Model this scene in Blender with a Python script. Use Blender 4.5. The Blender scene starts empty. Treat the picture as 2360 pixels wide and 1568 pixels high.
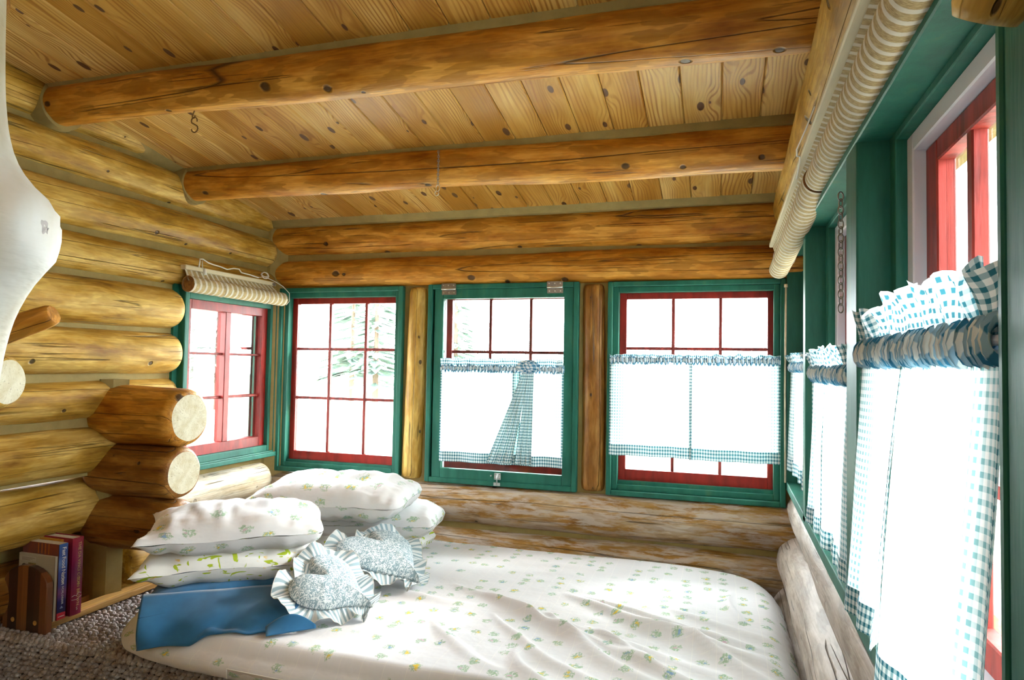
import bpy, math, random
from mathutils import Vector, Matrix, noise
from math import sin, cos, pi, sqrt, radians

sc = bpy.context.scene
COL = sc.collection
LIFT = 1.60            # drawings are taken from the lens height; everything is lifted so the main floor is z = 0

# ------------------------------------------------------------------ camera
def build_camera():
    f = 1542.38; yw, p, r = -0.30097277, 0.03841811, 0.01754346
    fwd = Vector((sin(yw)*cos(p), cos(yw)*cos(p), sin(p)))
    right = Vector((cos(yw), -sin(yw), 0)); down = fwd.cross(right)
    c, s = cos(r), sin(r)
    R0 = right*c - down*s; D0 = right*s + down*c
    cam = bpy.data.cameras.new('camera'); o = bpy.data.objects.new('camera', cam); COL.objects.link(o)
    m = Matrix((R0, -D0, -fwd)).transposed().to_4x4(); m.translation = Vector((0, -3.4, LIFT))
    o.matrix_world = m
    cam.sensor_fit = 'HORIZONTAL'; cam.sensor_width = 36; cam.lens = f*36/2360
    cam.clip_start = 0.02; cam.clip_end = 300
    sc.camera = o
build_camera()

# ------------------------------------------------------------------ world, light, exposure
SKY = 34.0
w = bpy.data.worlds.new('overcast_sky'); sc.world = w; w.use_nodes = True
bg = w.node_tree.nodes['Background']; bg.inputs[0].default_value = (0.93, 0.97, 1.0, 1); bg.inputs[1].default_value = SKY
sd = bpy.data.lights.new('sun', 'SUN'); sd.energy = 30.0; sd.angle = radians(18); sd.color = (1.0, 0.97, 0.92)
so = bpy.data.objects.new('sun', sd); COL.objects.link(so)
so.rotation_euler = Vector((-0.80, -0.42, -0.52)).to_track_quat('-Z', 'Y').to_euler()
sc.view_settings.view_transform = 'Standard'; sc.view_settings.look = 'None'
sc.view_settings.gamma = 1; sc.view_settings.use_curve_mapping = False
sc.view_settings.exposure = 0.36
sc.cycles.use_denoising = True
sc.cycles.max_bounces = 8; sc.cycles.diffuse_bounces = 5; sc.cycles.glossy_bounces = 3
sc.cycles.transparent_max_bounces = 16; sc.cycles.transmission_bounces = 4
sc.cycles.caustics_reflective = False; sc.cycles.caustics_refractive = False
sc.cycles.sample_clamp_indirect = 6

def room_fill():
    # soft area fill added behind the camera to brighten the room, no real lamp
    d = bpy.data.lights.new('rear_fill', 'AREA'); d.shape = 'RECTANGLE'; d.size = 1.6; d.size_y = 1.2
    d.energy = 11; d.color = (1.0, 0.90, 0.72)
    o = bpy.data.objects.new('rear_fill', d); COL.objects.link(o)
    o.location = (-0.9, -4.3, LIFT + 0.75)
    o.rotation_euler = Vector((-0.25, 0.85, -0.30)).to_track_quat('-Z', 'Y').to_euler()
room_fill()

# ------------------------------------------------------------------ mesh helpers
class MB:
    def __init__(s): s.v = []; s.f = []; s.uv = []; s.mi = []; s.cur = 0
    def box(s, x0, x1, y0, y1, z0, z1):
        x0, x1 = sorted((x0, x1)); y0, y1 = sorted((y0, y1)); z0, z1 = sorted((z0, z1))
        n = len(s.v)
        s.v += [(x0,y0,z0),(x1,y0,z0),(x1,y1,z0),(x0,y1,z0),(x0,y0,z1),(x1,y0,z1),(x1,y1,z1),(x0,y1,z1)]
        for q in ((0,3,2,1),(4,5,6,7),(0,1,5,4),(1,2,6,5),(2,3,7,6),(3,0,4,7)):
            s.f.append(tuple(n+i for i in q)); s.mi.append(s.cur)
        return s
    def poly(s, pts, faces):
        n = len(s.v); s.v += [tuple(p) for p in pts]
        for q in faces: s.f.append(tuple(n+i for i in q)); s.mi.append(s.cur)
        return s
    def prism(s, prof, a, b, axis='x'):
        """profile of 2-D points swept along an axis from a to b"""
        n = len(prof); P = []
        for t in (a, b):
            for (p, q) in prof:
                P.append({'x': (t, p, q), 'y': (p, t, q), 'z': (p, q, t)}[axis])
        F = [(i, (i+1) % n, n+(i+1) % n, n+i) for i in range(n)]
        F += [tuple(range(n))[::-1], tuple(range(n, 2*n))]
        return s.poly(P, F)
    def tube(s, pts, r, n=8, cap=True):
        pts = [Vector(p) for p in pts]; rs = r if isinstance(r, (list, tuple)) else [r]*len(pts)
        base = len(s.v); up = Vector((0, 0, 1)); prev = None
        for i, p in enumerate(pts):
            t = (pts[min(i+1, len(pts)-1)] - pts[max(i-1, 0)]).normalized()
            if prev is None:
                a = t.cross(up if abs(t.z) < .9 else Vector((1, 0, 0))).normalized()
            else:
                a = (prev - t*prev.dot(t)).normalized()
            prev = a; b = t.cross(a)
            for k in range(n):
                g = 2*pi*k/n; s.v.append(tuple(p + (a*cos(g) + b*sin(g))*rs[i]))
        for i in range(len(pts)-1):
            for k in range(n):
                s.f.append((base+i*n+k, base+i*n+(k+1) % n, base+(i+1)*n+(k+1) % n, base+(i+1)*n+k)); s.mi.append(s.cur)
        if cap:
            s.f.append(tuple(base+k for k in range(n))[::-1]); s.mi.append(s.cur)
            s.f.append(tuple(base+(len(pts)-1)*n+k for k in range(n))); s.mi.append(s.cur)
        return s
    def grid(s, nu, nv, fn, closed_u=False, uv=None):
        """fn(i/nu, j/nv) -> point ; uv(u,v)->(U,V)"""
        base = len(s.v); cu = nu if closed_u else nu+1
        for j in range(nv+1):
            for i in range(cu): s.v.append(tuple(fn(i/nu, j/nv)))
        for j in range(nv):
            for i in range(nu):
                a = base+j*cu+i; b = base+j*cu+(i+1) % cu
                s.f.append((a, b, b+cu, a+cu)); s.mi.append(s.cur)
                if uv:
                    while len(s.uv) < len(s.f)-1: s.uv.append(None)
                    s.uv.append([uv(i/nu, j/nv), uv((i+1)/nu, j/nv), uv((i+1)/nu, (j+1)/nv), uv(i/nu, (j+1)/nv)])
        return s
    def build(s, name, mat, parent=None, smooth=False, loc=None):
        me = bpy.data.meshes.new(name); me.from_pydata(s.v, [], s.f)
        mats = mat if isinstance(mat, (list, tuple)) else [mat]
        for m in mats: me.materials.append(m)
        if len(mats) > 1: me.polygons.foreach_set('material_index', s.mi)
        if s.uv:
            while len(s.uv) < len(s.f): s.uv.append(None)
            L = me.uv_layers.new(name='UVMap'); k = 0
            for f, u in zip(s.f, s.uv):
                for q in range(len(f)):
                    if u: L.data[k].uv = u[q]
                    k += 1
        if smooth: me.polygons.foreach_set('use_smooth', [True]*len(me.polygons))
        me.update()
        o = bpy.data.objects.new(name, me); COL.objects.link(o)
        if parent: o.parent = parent
        if loc: o.location = loc
        return o

def tag(o, label=None, cat=None, group=None, kind=None):
    if label: o['label'] = label
    if cat: o['category'] = cat
    if group: o['group'] = group
    if kind: o['kind'] = kind
    return o
def empty(name, loc=(0, 0, 0), rz=0, **k):
    o = bpy.data.objects.new(name, None); COL.objects.link(o); o.location = loc; o.rotation_euler = (0, 0, rz)
    return tag(o, **k)
def bevel(o, w=.003, seg=2):
    m = o.modifiers.new('bevel', 'BEVEL'); m.width = w; m.segments = seg; m.limit_method = 'ANGLE'; m.angle_limit = radians(40)
    return o
def nz(x, y, z): return noise.noise(Vector((x, y, z)))

# ------------------------------------------------------------------ materials
def new_mat(name):
    m = bpy.data.materials.new(name); m.use_nodes = True
    nt = m.node_tree; nt.nodes.clear()
    return m, nt
class N:
    """tiny node writer"""
    def __init__(s, nt): s.nt = nt
    def n(s, t, **k):
        q = s.nt.nodes.new(t)
        for a, b in k.items(): setattr(q, a, b)
        return q
    def l(s, a, b): s.nt.links.new(a, b)
    def val(s, sock, v):
        if hasattr(v, 'is_linked'): s.l(v, sock)
        else: sock.default_value = v
    def math(s, op, a, b=0.0, c=0.0, clamp=False):
        q = s.n('ShaderNodeMath', operation=op); q.use_clamp = clamp
        s.val(q.inputs[0], a); s.val(q.inputs[1], b)
        if op in ('MULTIPLY_ADD', 'COMPARE', 'SMOOTH_MIN', 'WRAP'): s.val(q.inputs[2], c)
        return q.outputs[0]
    def vmath(s, op, a, b=(0, 0, 0)):
        q = s.n('ShaderNodeVectorMath', operation=op); s.val(q.inputs[0], a); s.val(q.inputs[1], b); return q.outputs[0]
    def noise(s, vec, scale=1, detail=2, rough=.5, dist=0, dim='3D'):
        q = s.n('ShaderNodeTexNoise'); q.noise_dimensions = dim
        s.l(vec, q.inputs['Vector']); q.inputs['Scale'].default_value = scale; q.inputs['Detail'].default_value = detail
        q.inputs['Roughness'].default_value = rough; q.inputs['Distortion'].default_value = dist
        return q.outputs[0]
    def ramp(s, fac, stops, interp='LINEAR'):
        q = s.n('ShaderNodeValToRGB'); q.color_ramp.interpolation = interp
        e = q.color_ramp.elements
        while len(e) < len(stops): e.new(.5)
        for i, (p, c) in enumerate(stops):
            e[i].position = p; e[i].color = (c, c, c, 1) if not isinstance(c, tuple) else (*c[:3], 1)
        s.l(fac, q.inputs[0]); return q.outputs[0]
    def mix(s, fac, a, b, mode='MIX'):
        q = s.n('ShaderNodeMix', data_type='RGBA', blend_type=mode)
        s.val(q.inputs[0], fac)
        for k, v in ((6, a), (7, b)):
            if isinstance(v, tuple): v = (*v[:3], 1)
            s.val(q.inputs[k], v)
        return q.outputs[2]
    def mapping(s, vec, scale=(1, 1, 1), loc=(0, 0, 0), rot=(0, 0, 0)):
        q = s.n('ShaderNodeMapping'); s.l(vec, q.inputs[0])
        s.val(q.inputs[1], loc); q.inputs[2].default_value = rot; q.inputs[3].default_value = scale; return q.outputs[0]
    def obj(s): return s.n('ShaderNodeTexCoord').outputs['Object']
    def uv(s): return s.n('ShaderNodeTexCoord').outputs['UV']
    def rnd(s): return s.n('ShaderNodeObjectInfo').outputs['Random']
    def sep(s, v):
        q = s.n('ShaderNodeSeparateXYZ'); s.l(v, q.inputs[0]); return q.outputs
    def comb(s, x=0., y=0., z=0.):
        q = s.n('ShaderNodeCombineXYZ')
        for k, v in enumerate((x, y, z)): s.val(q.inputs[k], v)
        return q.outputs[0]
    def out(s, color, rough=.6, bump=None, bs=.3, bd=.01, spec=.4, coat=0, sheen=0, metal=0, normal_only=False):
        b = s.n('ShaderNodeBsdfPrincipled')
        s.val(b.inputs['Base Color'], (*color, 1) if isinstance(color, tuple) else color)
        s.val(b.inputs['Roughness'], rough); b.inputs['Specular IOR Level'].default_value = spec
        b.inputs['Coat Weight'].default_value = coat; b.inputs['Coat Roughness'].default_value = .25
        b.inputs['Sheen Weight'].default_value = sheen; b.inputs['Metallic'].default_value = metal
        if bump is not None:
            q = s.n('ShaderNodeBump'); q.inputs['Strength'].default_value = bs; q.inputs['Distance'].default_value = bd
            s.l(bump, q.inputs['Height']); s.l(q.outputs[0], b.inputs['Normal'])
        o = s.n('ShaderNodeOutputMaterial'); s.l(b.outputs[0], o.inputs[0]); return b

def log_mat(name, light, mid, dark, weather=0.0, knots=1.0, bigk=False, scrape=.30):
    """peeled log: object x runs along the log"""
    m, nt = new_mat(name); g = N(nt)
    off = g.comb(g.math('MULTIPLY', g.rnd(), 37.), g.math('MULTIPLY', g.rnd(), 11.), 0.)
    co = g.vmath('ADD', g.obj(), off)
    warp = g.noise(g.mapping(co, (2.2, 5, 5)), 1, 2)
    cw = g.vmath('ADD', co, g.comb(0., g.math('MULTIPLY', warp, .05), g.math('MULTIPLY', warp, .05)))
    patch = g.noise(g.mapping(cw, (3.0, 13, 13)), 1, 4, .62)
    grain = g.noise(g.mapping(cw, (2.0, 110, 110)), 1, 3, .6)
    fine = g.noise(g.mapping(cw, (7, 40, 40)), 1, 3, .65)
    c = g.ramp(patch, [(.30, dark), (.46, mid), (.62, light)])
    c = g.mix(.55, c, g.ramp(grain, [(.3, (.62, .55, .45)), (.6, (1.1, 1.1, 1.1))]), 'MULTIPLY')
    c = g.mix(.45, c, g.ramp(fine, [(.33, (.55, .45, .32)), (.55, (1.12, 1.12, 1.1))]), 'MULTIPLY')
    if weather:
        wv = g.noise(g.mapping(cw, (5, 30, 30)), 1, 5, .7)
        c = g.mix(g.math('MULTIPLY', g.ramp(wv, [(.46, 0.), (.56, 1.)]), weather), c, (.50, .43, .38))
    sc_ = g.noise(g.mapping(cw, (5.5, 24, 24), (2, 7, 1)), 1, 2, .55)
    c = g.mix(g.math('MULTIPLY', g.ramp(sc_, [(.53, 0.), (.555, 1.)]), scrape), c, tuple(x*.62 for x in mid))
    # long drying cracks
    cr = g.noise(g.mapping(co, (.20, 8, 8)), 1, 0, .4)
    crack = g.ramp(g.math('ABSOLUTE', g.math('SUBTRACT', cr, .5)), [(.0, 1.), (.0042, .0)])
    gate = g.ramp(g.noise(g.mapping(co, (.8, 3, 3)), 1, 1), [(.40, 0.), (.44, 1.)])
    crack = g.math('MULTIPLY', crack, gate)
    cr2 = g.noise(g.mapping(co, (.45, 26, 26), (5, 3, 1)), 1, 1, .4)
    crack2 = g.math('MULTIPLY', g.ramp(g.math('ABSOLUTE', g.math('SUBTRACT', cr2, .5)), [(.0, .8), (.012, .0)]),
                    g.ramp(g.noise(g.mapping(co, (4, 9, 9), (9, 2, 4)), 1, 1), [(.45, 0.), (.53, 1.)]))
    crack = g.math('MAXIMUM', crack, crack2)
    # knots
    xx, yy, zz = g.sep(g.obj())
    ang = g.math('ARCTAN2', zz, g.math('MULTIPLY', yy, -1.))
    kc = g.comb(g.math('MULTIPLY', g.math('ADD', xx, g.math('MULTIPLY', g.rnd(), 37.)), 3.4), g.math('MULTIPLY', ang, .36), 0.)
    vo = g.n('ShaderNodeTexVoronoi'); vo.voronoi_dimensions = '2D'; g.l(kc, vo.inputs['Vector']); vo.inputs['Scale'].default_value = 1
    d = g.math('DIVIDE', vo.outputs['Distance'], g.math('MULTIPLY_ADD', g.sep(vo.outputs['Color'])[0], 1.0, .25)) if not bigk else g.math('DIVIDE', vo.outputs['Distance'], g.math('MULTIPLY_ADD', g.sep(vo.outputs['Color'])[0], 1.3, .7))
    kd = g.math('ADD', d, g.math('MULTIPLY', g.math('SUBTRACT', fine, .5), .03))
    keep = g.ramp(g.sep(vo.outputs['Color'])[1], [(.38, 0.), (.39, 1.)]); knots = g.math('MULTIPLY', keep, knots)
    knot = g.math('MULTIPLY', g.ramp(kd, [(.028, 1.), (.045, 0.)]), knots)
    ring = g.math('MULTIPLY', g.ramp(kd, [(.04, .0), (.06, .55), (.15, 0.)]), knots)
    c = g.mix(g.math('MULTIPLY', ring, .8), c, tuple(x*.55 for x in mid))
    c = g.mix(g.math('MULTIPLY', knot, .9), c, (.035, .018, .008))
    c = g.mix(g.math('MULTIPLY', crack, .85), c, (.03, .016, .006))
    h = g.math('SUBTRACT', g.math('ADD', g.math('MULTIPLY', grain, .12), g.math('MULTIPLY', patch, .5)), g.math('MULTIPLY', g.math('ADD', crack, knot), .7))
    g.out(c, .48, h, .8, .012, .22)
    return m

def simple(name, col, rough=.6, var=.0, vs=(8, 8, 8), spec=.4, bumpk=0, coat=0, metal=0, sheen=0, col2=None):
    m, nt = new_mat(name); g = N(nt)
    if var or bumpk or col2:
        t = g.noise(g.mapping(g.obj(), vs), 1, 4, .6)
        c2 = col2 or tuple(x*(1-var) for x in col)
        c = g.ramp(t, [(.35, c2), (.62, tuple(min(1, x*(1+var*.5)) for x in col))])
        g.out(c, rough, t if bumpk else None, bumpk, .01, spec, coat, sheen, metal)
    else: g.out(col, rough, None, spec=spec, coat=coat, metal=metal, sheen=sheen)
    return m

GOLD = log_mat('golden_log', (.62, .415, .115), (.43, .240, .036), (.21, .090, .007))
AMBER = log_mat('amber_log', (.64, .320, .060), (.47, .190, .020), (.26, .078, .004), bigk=True, scrape=.62)
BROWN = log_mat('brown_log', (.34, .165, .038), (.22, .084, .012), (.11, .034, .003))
SILVER = log_mat('weathered_log', (.50, .38, .25), (.34, .18, .045), (.20, .085, .014), weather=.7)
GREY = log_mat('weathered_lit_log', (.52, .46, .41), (.38, .32, .27), (.24, .18, .14), weather=.5, knots=.4)  # weathered grey wood, its colour also lightened for strong light along the sill
LITLOG = log_mat('window_lit_log', (.74, .68, .56), (.66, .57, .42), (.48, .36, .20), knots=.4)  # paler colour stands in for window glow on the log under the side window
CHINK = simple('chinking', (.28, .205, .075), .8, .12, (14, 14, 14), .2, .15)
GREEN = None
def green_mat():
    m, nt = new_mat('green_paint'); g = N(nt)
    t = g.noise(g.mapping(g.obj(), (14, 14, 3)), 1, 4, .6); t2 = g.noise(g.mapping(g.obj(), (60, 60, 6)), 1, 3, .6)
    c = g.ramp(t, [(.3, (.010, .085, .058)), (.6, (.016, .125, .085)), (.75, (.045, .14, .075))])
    g.out(c, .55, t2, .3, .004, .25)
    return m
GREEN = green_mat()
RED = simple('red_paint', (.23, .012, .007), .42, .3, (20, 20, 6), .3, .12)
RED_OUT = simple('exposed_red_paint', (.20, .022, .016), .5, .5, (30, 30, 4), .25, .2)
VINYL = simple('white_jamb_liner', (.62, .60, .66), .45)
STEEL = simple('grey_metal', (.34, .30, .28), .35, .2, (90, 90, 90), .5, 0, metal=.7)
BRIGHT = simple('bright_metal', (.75, .76, .76), .3, metal=.9)
BRONZE = simple('rusty_wire', (.16, .085, .03), .5, metal=.4)
BRASS = simple('brass', (.55, .36, .09), .3, metal=.9)
CORD = simple('cord_white', (.75, .73, .68), .8)
BATTEN = simple('cream_batten', (.70, .62, .44), .6, .12, (30, 3, 30))
TUBEIN = simple('card_tube', (.30, .13, .035), .7, .4, (60, 60, 60))

def glass_mat():
    m, nt = new_mat('window_glass'); g = N(nt)
    t = g.n('ShaderNodeBsdfTransparent'); t.inputs[0].default_value = (.96, .98, .98, 1)
    q = g.n('ShaderNodeBsdfGlossy'); q.inputs[0].default_value = (1, 1, 1, 1); q.inputs[1].default_value = .03
    lw = g.n('ShaderNodeFresnel'); lw.inputs[0].default_value = 1.35
    mx = g.n('ShaderNodeMixShader'); g.l(g.math('MULTIPLY', lw.outputs[0], .8), mx.inputs[0]); g.l(t.outputs[0], mx.inputs[1]); g.l(q.outputs[0], mx.inputs[2])
    o = g.n('ShaderNodeOutputMaterial'); g.l(mx.outputs[0], o.inputs[0]); return m
GLASS = glass_mat()

def plank_mat():
    m, nt = new_mat('pine_plank'); g = N(nt)
    r = g.rnd(); off = g.comb(g.math('MULTIPLY', r, 53.), g.math('MULTIPLY', r, 91.), g.math('MULTIPLY', r, 17.))
    co = g.vmath('ADD', g.obj(), off)
    # knots in the plane of the board
    vo = g.n('ShaderNodeTexVoronoi'); vo.voronoi_dimensions = '2D'; g.l(g.mapping(co, (6.2, 2.7, 1)), vo.inputs['Vector']); vo.inputs['Scale'].default_value = 1
    d = vo.outputs['Distance']
    pull = g.math('MULTIPLY', g.ramp(d, [(.0, 1.), (.35, 0.)], 'EASE'), .030)
    x, y, z = g.sep(co)
    wob = g.noise(g.mapping(co, (7, 1.1, 1)), 1, 2, .5)
    ph = g.math('ADD', g.math('ADD', x, g.math('MULTIPLY', wob, .11)), pull)
    rings = g.math('SINE', g.math('MULTIPLY', ph, 430.))
    rings = g.math('MULTIPLY_ADD', rings, .5, .5)
    gr = g.noise(g.mapping(co, (160, 4, 1)), 1, 3, .6)
    blotch = g.noise(g.mapping(co, (9, 1.6, 1)), 1, 3, .6)
    tone = g.math('MULTIPLY_ADD', r, .40, -.20)
    c = g.ramp(g.math('ADD', blotch, tone), [(.25, (.36, .165, .026)), (.5, (.53, .295, .070)), (.75, (.68, .46, .17))])
    c = g.mix(g.math('MULTIPLY', g.math('MULTIPLY', g.ramp(rings, [(.45, 0.), (.95, 1.)]), g.ramp(g.noise(g.mapping(co, (12, 1.3, 1), (4, 4, 0)), 1, 2), [(.38, .15), (.58, 1.)])), .80), c, (.28, .105, .018))
    c = g.mix(.35, c, g.ramp(gr, [(.3, (.7, .62, .5)), (.6, (1.08, 1.08, 1.05))]), 'MULTIPLY')
    kn = g.math('ADD', d, g.math('MULTIPLY', g.math('SUBTRACT', gr, .5), .012))
    cell = vo.outputs['Color']; big = g.math('MULTIPLY_ADD', g.sep(cell)[0], .075, .020)
    knot = g.math('SUBTRACT', 1., g.math('DIVIDE', kn, big), clamp=True)
    knot = g.ramp(knot, [(.0, 0.), (.18, 1.)])
    c = g.mix(g.math('MULTIPLY', g.ramp(d, [(.02, .7), (.10, 0.)]), .6), c, (.36, .15, .04))
    c = g.mix(knot, c, (.10, .045, .022))
    g.out(c, .40, g.math('SUBTRACT', g.math('MULTIPLY', gr, .2), g.math('MULTIPLY', rings, .12)), .35, .004, .2)
    return m
PLANK = plank_mat()

def end_mat(name, a, b):
    """sawn end: local x is the axis of the log"""
    m, nt = new_mat(name); g = N(nt)
    co = g.vmath('ADD', g.obj(), g.comb(0., .012, .008))
    x, y, z = g.sep(co)
    rad = g.math('SQRT', g.math('ADD', g.math('MULTIPLY', y, y), g.math('MULTIPLY', z, z)))
    t = g.noise(co, 26, 5, .6)
    ring = g.math('MULTIPLY_ADD', g.math('SINE', g.math('MULTIPLY', g.math('ADD', rad, g.math('MULTIPLY', t, .01)), 700.)), .5, .5)
    ang = g.math('ARCTAN2', z, y)
    chk = g.noise(g.comb(g.math('MULTIPLY', ang, 1.4), g.math('MULTIPLY', rad, 3.), 0.), 4.0, 2, .5)
    crack = g.ramp(g.math('ABSOLUTE', g.math('SUBTRACT', chk, .52)), [(.0, 1.), (.012, 0.)])
    c = g.ramp(t, [(.3, b), (.6, a)])
    c = g.mix(g.math('MULTIPLY', ring, .12), c, b)
    c = g.mix(g.math('MULTIPLY', crack, .45), c, (.25, .16, .08))
    sp = g.noise(co, 150, 2, .6); c = g.mix(g.math('MULTIPLY', g.ramp(sp, [(.66, 0.), (.70, 1.)]), .6), c, (.16, .10, .05))
    g.out(c, .7, t, .3, .006, .2); return m
ENDPALE = end_mat('sawn_log_end', (.72, .66, .50), (.58, .49, .30))

def cloth_out(g, c, trans=.0, bump=None, bs=.3, bd=.004):
    """cloth with some light passing through"""
    d = g.n('ShaderNodeBsdfDiffuse'); g.val(d.inputs[0], (*c, 1) if isinstance(c, tuple) else c)
    if bump is not None:
        q = g.n('ShaderNodeBump'); q.inputs['Strength'].default_value = bs; q.inputs['Distance'].default_value = bd
        g.l(bump, q.inputs['Height']); g.l(q.outputs[0], d.inputs['Normal'])
    o = g.n('ShaderNodeOutputMaterial')
    if trans:
        t = g.n('ShaderNodeBsdfTranslucent'); g.val(t.inputs[0], (*c, 1) if isinstance(c, tuple) else c)
        mx = g.n('ShaderNodeMixShader'); mx.inputs[0].default_value = trans
        g.l(d.outputs[0], mx.inputs[1]); g.l(t.outputs[0], mx.inputs[2]); g.l(mx.outputs[0], o.inputs[0])
    else: g.l(d.outputs[0], o.inputs[0])

def gingham(name, period, trans, teal=(.035, .16, .21), half=(.36, .50, .54)):
    m, nt = new_mat(name); g = N(nt)
    u, v, _ = g.sep(g.uv())
    def band(s_):
        fr = g.math('FRACT', g.math('DIVIDE', s_, period))
        return g.ramp(fr, [(.0, 0.), (.04, 1.), (.46, 1.), (.50, 0.)])
    a, b = band(u), band(v)
    s_ = g.math('MULTIPLY', g.math('ADD', a, b), .5)
    c = g.ramp(s_, [(.0, (.90, .93, .92)), (.5, half), (1., teal)])
    cloth_out(g, c, trans); return m
GING = gingham('gingham_sheer', .0155, .62, teal=(.22, .44, .47), half=(.60, .74, .75))
GINGHEM = gingham('gingham_double', .0155, .22)
GINGDARK = gingham('gingham_gathered', .0155, .20, teal=(.045, .20, .34), half=(.34, .52, .66))

def floral(name, base, cell, leaf=False, plaid=False, dens=.55):
    m, nt = new_mat(name); g = N(nt)
    uv = g.uv()
    wv = g.noise(uv, 9, 2); p = g.vmath('ADD', uv, g.comb(g.math('MULTIPLY', wv, .01), 0., 0.))
    vo = g.n('ShaderNodeTexVoronoi'); vo.voronoi_dimensions = '2D'; g.l(g.mapping(p, (1/cell, 1/cell, 1)), vo.inputs['Vector']); vo.inputs['Scale'].default_value = 1
    vo.inputs['Randomness'].default_value = .55
    d = vo.outputs['Distance']; pick = g.sep(vo.outputs['Color'])
    blob = g.ramp(g.math('ADD', d, g.math('MULTIPLY', g.math('SUBTRACT', g.noise(p, 70, 2), .5), .5)), [(.20, 1.), (.27, 0.)])
    st = g.noise(g.mapping(p, (120/cell*.07, 40/cell*.07, 1), rot=(0, 0, .6)), 1, 2, .6, .6)
    st2 = g.noise(g.mapping(p, (36/cell*.07, 130/cell*.07, 1), rot=(0, 0, -.5)), 1, 2, .6, .6)
    line = g.math('MAXIMUM', g.ramp(g.math('ABSOLUTE', g.math('SUBTRACT', st, .5)), [(.03, 1.), (.07, 0.)]),
                  g.ramp(g.math('ABSOLUTE', g.math('SUBTRACT', st2, .52)), [(.03, 1.), (.06, 0.)]))
    keep = g.ramp(pick[0], [(1-dens, 0.), (1-dens+.02, 1.)])
    stem = g.math('MULTIPLY', g.math('MULTIPLY', blob, line), keep)
    dots = g.ramp(g.noise(p, 1.6/cell*2.6, 1), [(.56, 0.), (.62, 1.)])
    fl = g.math('MULTIPLY', g.math('MULTIPLY', g.ramp(d, [(.10, 1.), (.24, 0.)]), dots), keep)
    fcol = g.ramp(pick[1], [(.0, (.85, .60, .05)), (.45, (.90, .66, .10)), (.5, (.25, .40, .65)), (.75, (.25, .40, .65)), (.8, (.70, .48, .58))], 'CONSTANT')
    c = base
    if plaid:
        u, v, _ = g.sep(p)
        def ln(s_): return g.ramp(g.math('FRACT', g.math('DIVIDE', s_, .075)), [(.0, 1.), (.035, 0.)])
        c = g.mix(g.math('MULTIPLY', g.math('MAXIMUM', ln(u), ln(v)), .6), base, (.95, .93, .86))
    if leaf:
        lf = g.noise(g.mapping(p, (16, 42, 1), rot=(0, 0, .7)), 1, 1, .4, .8)
        lf2 = g.noise(g.mapping(p, (40, 15, 1), (3, 1, 0), rot=(0, 0, .3)), 1, 1, .4, .8)
        mk = g.math('MAXIMUM', g.ramp(lf, [(.64, 0.), (.66, 1.)]), g.ramp(lf2, [(.67, 0.), (.69, 1.)]))
        c = g.mix(mk, c, (.40, .50, .04))
        c = g.mix(g.math('MULTIPLY', g.math('MULTIPLY', fl, .8), 1.), c, (.80, .50, .04))
    else:
        c = g.mix(g.math('MULTIPLY', stem, .70), c, (.22, .42, .20))
        c = g.mix(g.math('MULTIPLY', fl, .9), c, fcol)
    wr = g.noise(g.mapping(uv, (9, 9, 1)), 1, 3, .55)
    cloth_out(g, c, 0, wr, .25, .02); return m
SHEET = floral('floral_plaid_sheet', (.80, .78, .80), .075, plaid=True, dens=.60)
FLORAL = floral('floral_pillowcase', (.82, .81, .82), .085, dens=.6)
LEAFY = floral('leaf_pillowcase', (.80, .79, .76), .09, leaf=True)
BLUE = simple('blue_cotton', (.022, .125, .27), .75, .25, (5, 5, 5), .2, .1, sheen=.3)

def vermicelli():
    m, nt = new_mat('vermicelli_print'); g = N(nt)
    n1 = g.noise(g.uv(), 80, 1, .4, 1.5)
    k = g.ramp(g.math('ABSOLUTE', g.math('SUBTRACT', n1, .5)), [(.045, 1.), (.075, 0.)])
    c = g.mix(k, (.28, .38, .43), (.80, .84, .85)); cloth_out(g, c, 0); return m
VERM = vermicelli()
def stripes(name, period=.012):
    m, nt = new_mat(name); g = N(nt)
    u, v, _ = g.sep(g.uv())
    fr = g.math('FRACT', g.math('DIVIDE', u, period))
    k = g.ramp(fr, [(.0, 0.), (.12, 1.), (.48, 1.), (.60, 0.)])
    c = g.mix(k, (.86, .88, .88), (.36, .47, .52)); cloth_out(g, c, .1); return m
STRIPE = stripes('striped_ruffle')

def blind_mat():
    m, nt = new_mat('woven_blind'); g = N(nt)
    u, v, _ = g.sep(g.uv())
    fr = g.math('FRACT', g.math('DIVIDE', u, .0365))
    wh = g.ramp(fr, [(.0, 0.), (.06, 1.), (.36, 1.), (.42, 0.)])
    tx = g.noise(g.mapping(g.uv(), (420, 90, 1)), 1, 2, .6)
    c = g.ramp(tx, [(.35, (.24, .165, .065)), (.65, (.50, .39, .21))])
    c = g.mix(g.math('MULTIPLY', wh, .85), c, (.68, .65, .58))
    g.out(c, .8, g.math('MULTIPLY', wh, 1.), .3, .002, .15); return m
BLIND = blind_mat()

def carpet_mat():
    m, nt = new_mat('berber_carpet'); g = N(nt)
    t = g.noise(g.obj(), 34, 3, .6); b = g.noise(g.obj(), 7, 2)
    r = g.noise(g.mapping(g.obj(), (1, 1, 1)), 160, 1)
    c = g.ramp(t, [(.25, (.17, .125, .11)), (.5, (.36, .32, .31)), (.7, (.54, .52, .53))])
    c = g.mix(g.math('MULTIPLY', g.ramp(b, [(.45, 0.), (.6, 1.)]), .3), c, (.30, .19, .12))
    g.out(c, .95, r, .6, .006, .1); return m
CARPET = carpet_mat()

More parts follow.
